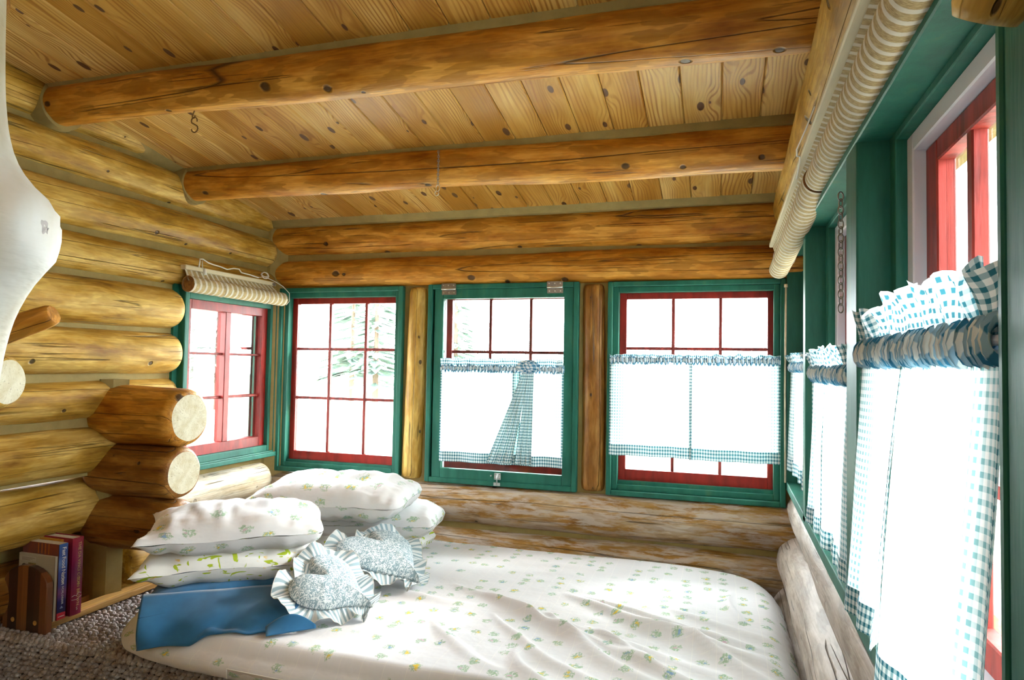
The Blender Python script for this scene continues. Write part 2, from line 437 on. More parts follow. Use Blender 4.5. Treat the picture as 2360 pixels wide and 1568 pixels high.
def post_mat():
    m, nt = new_mat('peeled_post'); g = N(nt)
    co = g.obj(); t = g.noise(g.mapping(co, (6, 6, 2)), 1, 4, .6); f = g.noise(g.mapping(co, (30, 30, 90)), 1, 2)
    c = g.ramp(t, [(.3, (.46, .36, .20)), (.55, (.70, .66, .58)), (.75, (.78, .77, .74))])
    g.out(c, .55, f, .2, .01, .3); return m
POST = post_mat()

# ------------------------------------------------------------------ logs
def log_mesh(L, r0, r1, seed, seg=28, wob=.010, round_ends=True, amp=.05, end_mi=0):
    """peeled log along local x, from 0 to L"""
    mb = MB(); m = max(10, int(L/.05)); rs = []
    prof = []
    for i in range(m+1): prof.append((L*i/m, 1.0))
    if round_ends:
        e = .035
        prof = [(0, .80), (e*.3, .93), (e, 1.0)] + [p for p in prof if e*1.3 < p[0] < L-e*1.3] + [(L-e, 1.0), (L-e*.3, .93), (L, .80)]
    base = 0
    for (x, k) in prof:
        t = x/L; r = (r0*(1-t)+r1*t)
        cy = wob*nz(x*1.1, seed*3.1, 0); cz = wob*nz(x*1.1, seed*3.1, 7)
        for q in range(seg):
            a = 2*pi*q/seg
            n = 1 + amp*nz(x*1.6+seed, cos(a)*1.1+seed*5, sin(a)*1.1) + amp*.45*nz(x*6+seed, cos(a)*2.5, sin(a)*2.5+seed)
            mb.v.append((x, cy+cos(a)*r*n*k, cz+sin(a)*r*n*k))
    P = len(prof)
    for i in range(P-1):
        for q in range(seg):
            mb.f.append((i*seg+q, (i+1)*seg+q, (i+1)*seg+(q+1) % seg, i*seg+(q+1) % seg)); mb.mi.append(0)
    mb.f.append(tuple(range(seg))); mb.mi.append(end_mi)
    mb.f.append(tuple((P-1)*seg+q for q in range(seg))[::-1]); mb.mi.append(end_mi)
    return mb
def place_log(name, p, q, r0, r1, seed, mat, parent=None, seg=28, **k):
    p, q = Vector(p), Vector(q); d = q-p
    mb = log_mesh(d.length, r0, r1, seed, seg, **k)
    o = mb.build(name, mat, parent, smooth=False)
    me = o.data
    me.polygons.foreach_set('use_smooth', [len(f.vertices) == 4 for f in me.polygons])
    x = d.normalized(); y = Vector((0, 0, 1)).cross(x)
    if y.length < 1e-3: y = Vector((0, 1, 0))
    y.normalize(); z = x.cross(y)
    M = Matrix((x, y, z)).transposed().to_4x4(); M.translation = p
    o.matrix_world = M if not parent else M
    return o

def ceil_z(y): return .81 - .17*y

# ------------------------------------------------------------------ shell
XL, XR = -2.57, .45
def wall_back():
    mb = MB()
    y0, y1 = .02, .14
    mb.box(-2.75, .7, y0, y1, -1.6, -.655)
    mb.box(-2.75, .7, y0, y1, .425, 1.0)
    mb.box(-2.75, -2.515, y0, y1, -.655, .425)
    mb.box(-1.70, -1.535, y0, y1, -.655, .425)
    mb.box(-.70, -.545, y0, y1, -.655, .425)
    mb.box(.295, .7, y0, y1, -.655, .425)
    w_ = mb.build('wall_back', CHINK); tag(w_, kind='structure')
    # horizontal logs : (z, radius at left, radius at right)
    for s, (z0, z1, r0, r1, mt) in enumerate([(.735, .725, .100, .112, AMBER), (.525, .515, .088, .096, AMBER),
                                      (-.755, -.745, .105, .115, SILVER), (-.985, -.985, .105, .115, SILVER)]):
        place_log('log', (-2.62, .055, z0), (.40, .055, z1), r0, r1, 3.3+s, mt, w_, seg=36, wob=.012)
    # short vertical log pieces between the windows
    for k, (x0, x1) in enumerate([(-1.612, -1.632), (-.620, -.615)]):
        place_log('upright_log', (x1, .045, -.63), (x0, .045, .428), .068, .062, 11+k, GOLD if k == 0 else BROWN, w_, seg=24, wob=.006)
    return w_
wb = wall_back()

def wall_left():
    mb = MB(); x0, x1 = -2.72, XL
    mb.box(x0, x1, -4.7, -.735, -.50, 1.6); mb.box(-2.95, -2.74, -4.7, -1.1, -1.6, -.50); mb.box(x0, x1, -1.1, -.735, -1.6, -.5)
    mb.box(x0, x1, -.735, .14, .365, 1.2)
    mb.box(x0, x1, -.735, .14, -1.6, -.56)
    w_ = mb.build('wall_left', CHINK); tag(w_, kind='structure')
    xc = XL - .028
    def L(ya, yb, za, zb, ha, hb, s, mt=GOLD):
        # za/ha : centre and half height on the chinking plane at the near end ya ; zb/hb at yb
        place_log('log', (xc, ya, za), (xc, yb, zb), sqrt(ha*ha+.0008), sqrt(hb*hb+.0008), s, mt, w_, seg=36, wob=.010)
    L(-4.7, -.28, 1.055, 1.035, .095, .090, 1)
    L(-4.7, -.02, .842, .846, .084, .078, 2)
    L(-4.7, -.02, .600, .655, .098, .083, 3)
    L(-4.7, -.02, .425, .452, .072, .078, 4)
    L(-4.7, -.745, .225, .245, .100, .098, 5)
    L(-4.7, -.745, .020, .028, .088, .096, 6, BROWN if False else GOLD)
    L(-4.7, -.745, -.180, -.172, .082, .078, 7)
    L(-4.7, -1.09, -.400, -.392, .100, .098, 8)
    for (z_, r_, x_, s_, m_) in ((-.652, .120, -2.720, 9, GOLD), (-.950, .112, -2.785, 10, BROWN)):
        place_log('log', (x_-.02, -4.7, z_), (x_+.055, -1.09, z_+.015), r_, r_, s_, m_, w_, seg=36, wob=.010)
    L(-1.00, -.03, -.700, -.690, .105, .098, 12, LITLOG)
    L(-1.00, -.03, -.935, -.925, .100, .098, 13, GOLD)
    L(-1.12, -.60, -1.08, -1.08, .08, .08, 14, GOLD)
    return w_
wl = wall_left()

def wall_right():
    mb = MB()
    mb.box(.36, .62, -4.7, .14, -1.6, -.565)
    mb.box(.36, .62, -4.7, .14, .56, 1.7)
    mb.box(.36, .62, -4.7, -2.66, -.565, .56)
    w_ = mb.build('wall_right', CHINK); tag(w_, kind='structure')
    place_log('log', (.345, .05, .752), (.33, -4.7, .86), .108, .165, 21, GOLD, w_, seg=40, wob=.012)
    place_log('log', (.405, .04, -.655), (.405, -4.7, -.690), .100, .130, 22, GREY, w_, seg=40, wob=.01, amp=.07)
    place_log('log', (.375, .02, -.880), (.385, -4.7, -.900), .120, .150, 23, GREY, w_, seg=40, wob=.012, amp=.07)
    place_log('log', (.38, .02, -1.10), (.38, -4.7, -1.16), .14, .14, 24, GREY, w_, seg=30)
    return w_
wr = wall_right()

def wall_rear():
    # closed wall of the room behind the photographer
    mb = MB().box(-2.95, .62, -4.85, -4.70, -1.6, 1.75)
    tag(mb.build('wall_rear', CHINK), kind='structure')
wall_rear()

def ceiling():
    c = MB().prism([(-4.85, ceil_z(-4.85)+.05), (.3, ceil_z(.3)+.05), (.3, ceil_z(.3)+.14), (-4.85, ceil_z(-4.85)+.14)], -2.72, .62, 'x').build('ceiling', PLANK)
    tag(c, kind='structure')
    rnd = random.Random(5)
    # tongue and groove boards, each with chamfered lower edges ; local x across, local y along
    W = .1365; Lb = 4.9
    me0 = None; k = 0
    x = -.27 - W*17 + W/2
    ang = math.atan(.17)
    for i in range(25):
        h = W/2 - .0006; g_ = .004
        prof = [(-h, .030), (-h, .005), (-h+g_, 0), (h-g_, 0), (h, .005), (h, .030)]
        if me0 is None:
            ob = MB().prism(prof, -Lb/2, Lb/2, 'y').build('plank', PLANK, c); me0 = ob.data
        else:
            ob = bpy.data.objects.new('plank', me0); COL.objects.link(ob); ob.parent = c
        yc = .08 - Lb/2*cos(ang)
        ob.location = (x + i*W, yc, ceil_z(yc) + rnd.uniform(0, .0015)); ob.rotation_euler = (-ang, 0, 0)
ceiling()

def floor():
    tag(MB().box(-2.95, .65, -4.85, -.2, -1.70, -1.60).build('floor', CARPET), kind='structure')
    # raised sleeping platform with a carpeted riser, loops as real bumps
    mb = MB()
    mb.box(-2.74, .245, -1.495, .0, -1.60, -1.062)
    p = mb.build('floor', simple('loop_gap_shade', (.045, .032, .028), .95))  # dark base colour stands in for shade in the gaps between loops
    tag(p, kind='structure')
    # carpet loops: rows following the edge, then over the nosing and down the riser
    lp = MB(); rnd = random.Random(2)
    def bump(c, n, a, b, ra, rb, h):
        c, n, a, b = Vector(c), Vector(n), Vector(a), Vector(b)
        ra *= rnd.uniform(.85, 1.12); rb *= rnd.uniform(.85, 1.1); h *= rnd.uniform(.8, 1.15); q = rnd.uniform(-.35, .35); a, b = a*cos(q)+b*sin(q), b*cos(q)-a*sin(q)
        K = 8; base = len(lp.v)
        lp.v.append(tuple(c+n*h))
        for k in range(K):
            g = 2*pi*k/K; lp.v.append(tuple(c+a*cos(g)*ra*.70+b*sin(g)*rb*.70+n*h*.80))
        for k in range(K):
            g = 2*pi*k/K; lp.v.append(tuple(c+a*cos(g)*ra*1.14+b*sin(g)*rb*1.14-n*.002))
        for k in range(K):
            k2 = (k+1) % K
            lp.f.append((base, base+1+k, base+1+k2)); lp.mi.append(0)
            lp.f.append((base+1+k, base+1+K+k, base+1+K+k2, base+1+k2)); lp.mi.append(0)
    dx, dy = .0245, .0250
    for j in range(34):                                    # top
        for i in range(int(.85/dx)):
            x = -2.72 + i*dx + (j*.37 % 1)*dx + rnd.uniform(-.005, .005); y = -1.492 + j*dy + rnd.uniform(-.0035, .0035)
            if x > -1.93 and j > 5: continue
            bump((x, y, -1.062), (0, 0, 1), (1, 0, 0), (0, 1, 0), .0132, .0120, .019)
    for j in range(19):                                    # riser
        for i in range(int(1.35/dx)):
            x = -2.74 + i*dx + (j*.37 % 1)*dx + rnd.uniform(-.005, .005); z = -1.068 - j*.0180 + rnd.uniform(-.003, .003)
            bump((x, -1.495, z), (0, -1, 0), (1, 0, 0), (0, 0, 1), .0135, .0096, .017)
    o = lp.build('carpet_loops', CARPET, p, smooth=True); tag(o, kind='stuff')
floor()

def caulk(name, prof, a, b, axis, parent):
    return MB().prism(prof, a, b, axis).build(name, CHINK, parent)
# corner fillets
def corner_caulk():
    v = [(-2.60, .05), (-2.60, -.055), (-2.555, -.045), (-2.51, -.015), (-2.47, .03), (-2.46, .05)]
    caulk('caulk', v, -1.1, .93, 'z', wl)
    v = [(-2.76, -1.05), (-2.76, -1.13), (-2.56, -1.150), (-2.52, -1.125), (-2.50, -1.06)]
    caulk('caulk', v, -1.13, -.09, 'z', wl)
    # ceiling to wall
    pr = [(-2.60, 0), (-2.49, 0)]
    mb = MB(); A = Vector((-2.60, .05, ceil_z(.05))); B = Vector((-2.60, -4.6, ceil_z(-4.6)))
    pts = []
    for P in (A, B):
        pts += [P+Vector((0, 0, .01)), P+Vector((.085, 0, .004)), P+Vector((.035, 0, -.03)), P+Vector((0, 0, -.05))]
    mb.poly(pts, [(0, 1, 5, 4), (1, 2, 6, 5), (2, 3, 7, 6), (3, 0, 4, 7), (3, 2, 1, 0), (4, 5, 6, 7)]); mb.build('caulk', CHINK, wl)
    z = ceil_z(-.03)
    caulk('caulk', [(-.105, z+.022), (-.055, z-.018), (.03, z-.03), (.03, z+.03)], -2.56, .30, 'x', wb)
corner_caulk()

# ------------------------------------------------------------------ beams
def beam(y, zl, zr, rl, rr, seed, label):
    o = place_log('ceiling_beam', (-2.66, y-.01, zl), (.36, y+.01, zr), rl, rr, seed, AMBER, None, seg=40, wob=.014, amp=.07)
    tag(o, label, 'beam', 'round log beams under the ceiling')
    # caulk strips where the beam meets the boards
    inv = o.matrix_world.inverted()
    for s in (-1, 1):
        mb = MB(); pts = []
        for i in range(25):
            t = i/24; x = -2.62+2.95*t; r = rl+(rr-rl)*t; z0 = zl+(zr-zl)*t
            w1 = .60*r + .026 + .006*nz(x*3, seed, s); w2 = .80*r + .004*nz(x*4, seed, s)
            yo = y + s*w1; yi = y + s*w2
            pts.append((x, yo, ceil_z(yo)+.004)); pts.append((x, yi, z0 + sqrt(max(0, r*r-w2*w2*.98))*.97)); pts.append((x, y, z0))
        f = []
        for i in range(24):
            a = i*3
            f += [(a, a+3, a+4, a+1), (a+1, a+4, a+5, a+2), (a+2, a+5, a+3, a)]
        mb.poly([tuple(inv @ Vector(p)) for p in pts], f); mb.build('caulk', CHINK, o)
    return o
beam(-1.42, 1.005, .985, .078, .092, 31, 'thick amber log beam nearest the camera, with the small S hook')
beam(-.70, .878, .858, .079, .095, 32, 'amber log beam nearer the window wall, with the hanging chain')

# third beam's neighbour: little clay-coloured collars where beams meet the wall logs
for (y, z, r) in ((-1.42, 1.005, .085), (-.70, .878, .085)):
    mb = MB()
    mb.tube([(-2.60, y, z), (-2.505, y, z)], [r+.022, r+.010], 28); mb.build('caulk', CHINK, wl, smooth=False)
for (y, z, r) in ((-1.42, .985, .098), (-.70, .858, .10)):
    MB().tube([(.40, y, z), (.285, y, z)], [r+.022, r+.009], 28).build('caulk', CHINK, wr)

# stub ends of the cross wall
def stub(z, r, x1, seed, label, mt=AMBER, y=-1.075):
    o = place_log('log_end', (x1, y, z), (-2.62, y, z), r, r*1.06, seed, [mt, ENDPALE], None, seg=40, wob=.003, amp=.04, end_mi=1)
    tag(o, label, 'log end', 'sawn log ends beside the pillows')
stub(-.245, .123, -2.15, 41, 'topmost and largest of the sawn log ends stacked beside the small window')
stub(-.478, .110, -2.17, 42, 'middle sawn log end of the stack, radial cracks on its pale face', BROWN)
stub(-.705, .112, -2.17, 43, 'lowest sawn log end, half hidden behind the floral pillow', BROWN)

# ------------------------------------------------------------------ windows of the back wall
def ring(mb, x0, x1, z0, z1, w_, ya, yb, wt=None, wbm=None):
    wt = wt or w_; wbm = wbm or w_
    mb.box(x0, x0+w_, ya, yb, z0, z1); mb.box(x1-w_, x1, ya, yb, z0, z1)
    mb.box(x0+w_, x1-w_, ya, yb, z1-wt, z1); mb.box(x0+w_, x1-w_, ya, yb, z0, z0+wbm)
    return mb
def muntin_bar(name, parent, x0, x1, y0, y1, z0, z1):
    o = MB().box(x0, x1, y0, y1, z0, z1).build(name, RED_OUT, parent); return bevel(o, .003, 1)
def sash(parent, x0, x1, z0, z1, y, wst, wbot, vx, hz, mat=RED, depth=.035):
    s = ring(MB(), x0, x1, z0, z1, wst, y, y+depth, wbm=wbot).build('sash', mat, parent); bevel(s, .002, 1)
    for v in vx: muntin_bar('muntin', s, v-.008, v+.008, y+.004, y+depth-.004, z0+wbot, z1-wst)
    for h in hz: muntin_bar('muntin', s, x0+wst, x1-wst, y+.006, y+depth-.006, h-.008, h+.008)
    xs = [x0+wst] + list(vx) + [x1-wst]; zs = [z0+wbot] + list(hz) + [z1-wst]
    for i in range(len(xs)-1):
        for j in range(len(zs)-1):
            MB().box(xs[i], xs[i+1], y+depth/2-.0015, y+depth/2+.0015, zs[j], zs[j+1]).build('pane', GLASS, s)
    return s

def casing(parent, x0, x1, z0, z1, w_=.026, y0=-.012, y1=.15, name='casing'):
    o = ring(MB(), x0, x1, z0, z1, w_, y0, y1).build(name, GREEN, parent); return bevel(o, .004, 2)

w1 = empty('window_1'); tag(w1, kind='structure')
casing(w1, -2.515, -1.697, -.642, .437)
bevel(ring(MB(), -2.492, -1.722, -.617, .414, .032, .014, .12, wbm=.026).build('stop', GREEN, w1), .002, 1)
sash(w1, -2.468, -1.72, -.60, .388, .060, .040, .072, (-2.207, -1.968), (.079, -.212))
MB().box(-2.46, -1.75, .034, .10, -.60, -.578).build('sill_ledge', GREEN, w1)

w2 = empty('window_2'); tag(w2, kind='structure')
casing(w2, -1.543, -.695, -.641, .441, .027)
st = bevel(ring(MB(), -1.505, -.722, -.615, .414, .052, -.004, .030).build('storm_frame', GREEN, w2), .003, 2)
MB().box(-1.45, -.776, .012, .016, -.562, .361).build('pane', GLASS, st)
bevel(ring(MB(), -1.516, -.712, -.63, .43, .03, .034, .15).build('stop', GREEN, w2), .002, 1)
bevel(ring(MB(), -1.49, -.74, -.615, .414, .028, .052, .075).build('sash_liner', VINYL, w2), .002, 1)
sash(w2, -1.475, -.735, -.60, .40, .095, .036, .072, (-1.213, -.981), (.073, -.215))

w3 = empty('window_3'); tag(w3, kind='structure')
casing(w3, -.545, .300, -.642, .437, .025)
bevel(ring(MB(), -.520, .275, -.617, .412, .028, .014, .13).build('stop', GREEN, w3), .002, 1)
sash(w3, -.497, .262, -.592, .392, .060, .040, .075, (-.224, .004), (.100, -.20))
MB().box(-.49, .255, .034, .10, -.592, -.572).build('sill_ledge', GREEN, w3)

# side window in the left wall (plane x)
w4 = empty('window_4'); tag(w4, kind='structure')
def ringx(mb, y0, y1, z0, z1, w_, xa, xb, wt=None, wbm=None):
    wt = wt or w_; wbm = wbm or w_
    mb.box(xa, xb, y0, y0+w_, z0, z1); mb.box(xa, xb, y1-w_, y1, z0, z1)
    mb.box(xa, xb, y0+w_, y1-w_, z1-wt, z1); mb.box(xa, xb, y0+w_, y1-w_, z0, z0+wbm); return mb
bevel(ringx(MB(), -.735, .0, -.545, .375, .022, -2.70, -2.515).build('casing', GREEN, w4), .004, 2)
MB().box(-2.70, -2.555, -.765, -.725, -.57, .375).build('jamb_board', GREEN, w4)
bevel(ringx(MB(), -.715, -.02, -.535, .35, .030, -2.70, -2.535, wt=.040, wbm=.045).build('stop', GREEN, w4), .003, 2)
bevel(MB().box(-2.60, -2.50, -.735, .0, -.555, -.530).build('stool', GREEN, w4), .003, 2)
s4 = bevel(ringx(MB(), -.700, -.040, -.497, .318, .055, -2.605, -2.560, wbm=.060).build('sash', RED, w4), .002, 1)
for o in (MB().box(-2.612, -2.556, -.400, -.358, -.438, .265).build('mullion', RED, s4),
          MB().box(-2.60, -2.575, -.648, -.092, .030, .042).build('muntin', RED_OUT, s4),
          MB().box(-2.60, -2.575, -.648, -.092, -.205, -.190).build('muntin', RED_OUT, s4),
          MB().box(-2.66, -2.615, -.15, -.09, -.44, .27).build('outer_stop', RED_OUT, s4)):
    bevel(o, .003, 1)
for a, b in ((-.645, -.40), (-.358, -.095)):
    for c, d in ((-.438, -.205), (-.19, .03), (.042, .264)):
        MB().box(-2.592, -2.589, a, b, c, d).build('pane', GLASS, s4)

# ------------------------------------------------------------------ right wall bays
def zs_(y): return -.519 + .020*y          # sill front line drops a little towards the camera
sill = MB(); 
pts = []
for y in (.02, -4.2):
    z = zs_(y)
    pts += [(.302, y, z-.040), (.470, y, z-.040), (.470, y, z), (.302, y, z)]
sill.poly(pts, [(0, 1, 2, 3), (7, 6, 5, 4), (0, 4, 5, 1), (1, 5, 6, 2), (2, 6, 7, 3), (3, 7, 4, 0)])
t1 = bevel(sill.build('trim_1', GREEN), .003, 2); tag(t1, kind='structure')
t2 = bevel(MB().box(.30, .47, -4.2, .02, .535, .575).build('trim_2', GREEN), .003, 1); tag(t2, kind='structure')
def divider(n, ya, yb):
    o = bevel(MB().box(.302, .47, ya, yb, -.56, .54).build('trim_%d' % n, GREEN), .004, 2); tag(o, kind='structure'); return o
divider(3, -.720, -.655); divider(4, -1.690, -1.560)
o = divider(5, -2.70, -2.535)
bevel(MB().box(.2985, .3100, -2.535, -2.520, -.56, .54).build('stop_strip', GREEN, o), .003, 1)
o = MB().box(.302, .47, -.022, .01, -.53, .54).build('trim_6', GREEN); tag(o, kind='structure')

def bay(n, ya, yb):
    """window filling the bay from ya (far) to yb (near)"""
    w_ = empty('window_%d' % n); tag(w_, kind='structure')
    z0, z1 = -.56, .54
    bevel(ringx(MB(), yb, ya, z0, z1, .05, .372, .47, wt=.022).build('casing', GREEN, w_), .003, 2)
    bevel(ringx(MB(), yb+.05, ya-.05, z0+.03, z1-.022, .045, .395, .46, wt=.040).build('jamb_liner', VINYL, w_), .003, 1)
    s = bevel(ringx(MB(), yb+.095, ya-.095, z0+.05, z1-.062, .075, .420, .455, wt=.045).build('sash', RED_OUT, w_), .003, 1)
    mid = []
    a, b = yb+.17, ya-.17
    n_ = 2 if (a-b) < -.3 else 1
    for k in range(1, 3):
        y = b + (a-b)*k/3
        if (b-a) > .2: bevel(MB().box(.425, .452, y-.014, y+.014, z0+.1, z1-.1).build('muntin', RED_OUT, s), .003, 1); mid.append(y)
    for z in (.150, -.19):
        bevel(MB().box(.425, .452, a, b, z-.011, z+.011).build('muntin', RED_OUT, s), .003, 1)
    ys = [b] + mid + [a]; zz = [z0+.12, -.19, .15, z1-.105]
    for i in range(len(ys)-1):
        for j in range(3): MB().box(.437, .440, ys[i], ys[i+1], zz[j], zz[j+1]).build('pane', GLASS, s)
    return w_
bay(5, -.022, -.655); bay(6, -.720, -1.560); bay(7, -1.690, -2.535)

# ------------------------------------------------------------------ hardware
def hinge(x, z, label):
    o = MB().box(x-.042, x+.042, -.0165, -.012, z+.004, z+.031).build('hinge', STEEL); tag(o, label, 'hinge', 'hinges of the storm window')
    l2 = MB().box(x-.042, x+.042, -.0085, -.004, z-.030, z-.004).build('leaf', STEEL, o)
    MB().tube([(x-.042, -.017, z), (x+.042, -.017, z)], .0045, 10).build('pin', BRIGHT, o, smooth=True)
    for dx in (-.03, 0, .03):
        for dz, yy in ((.020, -.0175), (-.019, -.0095)):
            MB().tube([(x+dx, yy+.001, z+dz), (x+dx, yy-.0015, z+dz)], .004, 8).build('screw', BRIGHT, o)
hinge(-1.419, .413, 'left grey metal hinge on top of the green hinged window frame')
hinge(-.822, .413, 'right grey metal hinge on top of the green hinged window frame')
def latch():
    x = -1.121
    o = bevel(MB().box(x-.018, x+.018, -.009, -.004, -.606, -.570).build('window_latch', BRIGHT), .002, 1)
    tag(o, 'small bright metal latch at the foot of the green hinged window', 'latch')
    MB().box(x-.018, x+.018, -.017, -.012, -.636, -.620).build('keeper', BRIGHT, o)
    MB().tube([(x, -.014, -.632), (x, -.016, -.60), (x+.004, -.018, -.575)], .004, 8).build('hook', BRIGHT, o, smooth=True)
    for dx in (-.012, .012):
        for z in (-.576, -.600): MB().tube([(x+dx, -.010, z), (x+dx, -.0085, z)], .003, 8).build('screw', STEEL, o)
    MB().tube([(x-.035, -.014, -.586), (x-.035, -.004, -.586)], .004, 8).build('screw', BRIGHT, o)
latch()

def hook():
    y = -1.42; x = -1.86; zt = .922
    eye = MB().tube([(x, y, zt+.02), (x, y, zt), (x-.006, y, zt-.012), (x-.009, y, zt-.022), (x-.005, y, zt-.028), (x+.002, y, zt-.026), (x+.004, y, zt-.018)], .0024, 8).build('screw_eye', BRONZE, smooth=True)
    tag(eye, 'small bent wire hook screwed under the nearest beam', 'hook')
    P = []
    for k in range(13):
        a = radians(-20 + 230*k/12); P.append((x-.002+.013*cos(a), y+.003, zt-.036+.013*sin(a)))
    Q = []
    for k in range(13):
        a = radians(50 - 230*k/12); Q.append((x+.001+.014*cos(a), y+.003, zt-.066+.014*sin(a)))
    s = MB().tube(P+Q, .0024, 8).build('s_hook', BRONZE, smooth=True); tag(s, 'rusty S-shaped wire hook hanging under the nearest beam', 'hook')
hook()

def chain_links(name, top, n, size, label, mat=STEEL, wire=.0018):
    root = empty(name, top); tag(root, label, 'chain')
    def linkm():
        P = []
        for k in range(15):
            a = 2*pi*k/14; P.append((size*.38*cos(a), 0, size*.62*sin(a)))
        return MB().tube(P, wire, 6, cap=False)
    me = None
    for i in range(n):
        if me is None: o = linkm().build('link', mat, root, smooth=True); me = o.data
        else: o = bpy.data.objects.new('link', me); COL.objects.link(o); o.parent = root
        o.location = (0, 0, -size*.95*i-size*.5); o.rotation_euler = (0, 0, radians(25 + 90*(i % 2)))
    return root, -size*.95*n
r_, zb = chain_links('hanging_chain', (-1.15, -.80, .912), 15, .0102, 'thin steel chain hanging from the second beam, ending in a wire hook')
P = [(.0, 0, zb+.002)]
for k in range(21):
    a = 2*pi*k/20; P.append((.008*sin(a), 0, zb-.018 - .016*cos(a)*-1 if False else zb-.016+.014*cos(a)))
MB().tube(P[1:], .0015, 6, cap=False).build('ring', BRIGHT, r_, smooth=True)
P = [(-.004+.009*cos(radians(t)), 0, zb-.038+.010*sin(radians(t))) for t in range(100, 400, 20)]
MB().tube(P, .0015, 6).build('end_hook', BRIGHT, r_, smooth=True)
chain_links('window_chain', (.296, -1.52, .46), 17, .019, 'dark chain hanging in front of the middle side window by the wide green post', STEEL, .0018)
def brass_bolt():
    o = MB().box(.335, .350, -1.46, -1.445, .335, .395).build('brass_bolt', BRASS); tag(o, 'small brass bolt on the frame above the middle side window', 'bolt')
    MB().tube([(.342, -1.4525, .40), (.342, -1.4525, .30)], .005, 10).build('rod', BRASS, o, smooth=True)
    for z in (.335, .365, .395): MB().tube([(.342, -1.4525, z), (.342, -1.4525, z-.008)], .009, 10).build('collar', BRASS, o, smooth=True)
    MB().box(.345, .375, -1.46, -1.445, .345, .385).build('bracket', BRASS, o)
brass_bolt()
def pull_rod():
    o = MB().tube([(.296, -.035, .400), (.293, -.035, -.10), (.295, -.035, -.52)], .0045, 8).build('blind_wand', BATTEN, smooth=True)
    tag(o, 'thin cream wand standing in the corner beside the back right window', 'wand')
    MB().tube([(.296, -.035, .405), (.296, -.035, .390)], .008, 8).build('cap', BATTEN, o, smooth=True)
pull_rod()

# ------------------------------------------------------------------ roller blinds
def blind(name, A, B, ra, rb, label, batten, cords):
    """rolled woven blind from A to B"""
    A, B = Vector(A), Vector(B); d = B-A; L = d.length; t = d.normalized()
    a = t.cross(Vector((0, 0, 1))).normalized(); b = t.cross(a)
    root = empty(name, A); tag(root, label, 'window blind')
    mb = MB(); n = 36; m = int(L/.0365*4)
    def fn(u, v):
        r = ra+(rb-ra)*v + .0004*sin(v*L/.0365*2*pi)
        r *= 1 - .05*u                                    # spiral of the roll
        g = 2*pi*u; return t*(L*v) + (a*cos(g)+b*sin(g))*r
    mb.grid(n, m, fn, uv=lambda u, v: (v*L, u*2*pi*ra)); mb.build('roll', BLIND, root, smooth=True)
    for v, r in ((0.0, ra), (1.0, rb)):
        c = t*(L*v); s = 1 if v == 0 else -1
        R = MB()
        for q, (r0, r1, dd) in enumerate(((.97, .86, 0), (.80, .70, .003), (.64, .52, .005), (.46, .1, .008))):
            K = 28; base = len(R.v)
            for k in range(K):
                g = 2*pi*k/K; e = (a*cos(g)+b*sin(g))
                R.v.append(tuple(c+e*r*r0+t*s*dd)); R.v.append(tuple(c+e*r*r1+t*s*(dd+.001)))
            for k in range(K):
                k2 = (k+1) % K; R.f.append((base+2*k, base+2*k2, base+2*k2+1, base+2*k+1)); R.mi.append(0)
        K = 28; base = len(R.v)
        for k in range(K):
            g = 2*pi*k/K; R.v.append(tuple(c+(a*cos(g)+b*sin(g))*r*.98+t*s*.010))
        R.f.append(tuple(range(base, base+K))); R.mi.append(0)
        R.build('tube_end', TUBEIN, root)
    # head batten and the flat of cloth above the roll
    (o1, o2, w_, h_) = batten
    P = [Vector(o1)-A, Vector(o2)-A]; bt = MB(); pts = []
    tt = (P[1]-P[0]).normalized(); sd_ = tt.cross(Vector((0, 0, 1))).normalized()
    for p in P:
        for (i, j) in ((-1, -1), (1, -1), (1, 1), (-1, 1)): pts.append(p + sd_*i*w_/2 + Vector((0, 0, j*h_/2)))
    bt.poly(pts, [(0, 1, 2, 3), (7, 6, 5, 4), (0, 4, 5, 1), (1, 5, 6, 2), (2, 6, 7, 3), (3, 7, 4, 0)])
    bevel(bt.build('head_batten', BATTEN, root), .003, 1)
    fl = MB()
    def ff(u, v):
        p = P[0].lerp(P[1], v*.96+.02); q = t*(L*v)+(a*0+Vector((0, 0, 1)))*(ra*.5)
        return p.lerp(q, u) + Vector((0, 0, -.004))
    fl.grid(3, m, ff, uv=lambda u, v: (v*L, u*.05)); fl.build('cloth_flat', BLIND, root)
    # two loops of cord round the roll
    for v in cords:
        c = t*(L*v); pts = []
        for k in range(29):
            g = 2*pi*k/28; pts.append(c+(a*cos(g)+b*sin(g))*((ra+(rb-ra)*v)*1.035)+t*.01*sin(g))
        MB().tube(pts, .0012, 5, cap=False).build('cord', CORD, root, smooth=True)
    return root
near = blind('woven_blind', (.283, -2.75, .588), (.293, -1.165, .598), .043, .043,
      'long rolled woven blind with cream stripes, nearer one over the side windows',
      ((.236, -2.75, .640), (.246, -1.10, .650), .030, .014), (.18, .86))
far_ = blind('woven_blind', (.291, -1.15, .598), (.258, -.115, .462), .046, .043,
      'rolled woven blind at the far end over the side windows, whiter with light',
      ((.243, -1.18, .655), (.222, -.20, .560), .022, .018), (.12, .80))
side = blind('woven_blind', (-2.472, -.770, .372), (-2.455, -.055, .366), .041, .040,
      'short rolled woven blind above the small red window, its tube end showing',
      ((-2.505, -.775, .455), (-2.495, -.10, .450), .045, .022), (.30, .78))
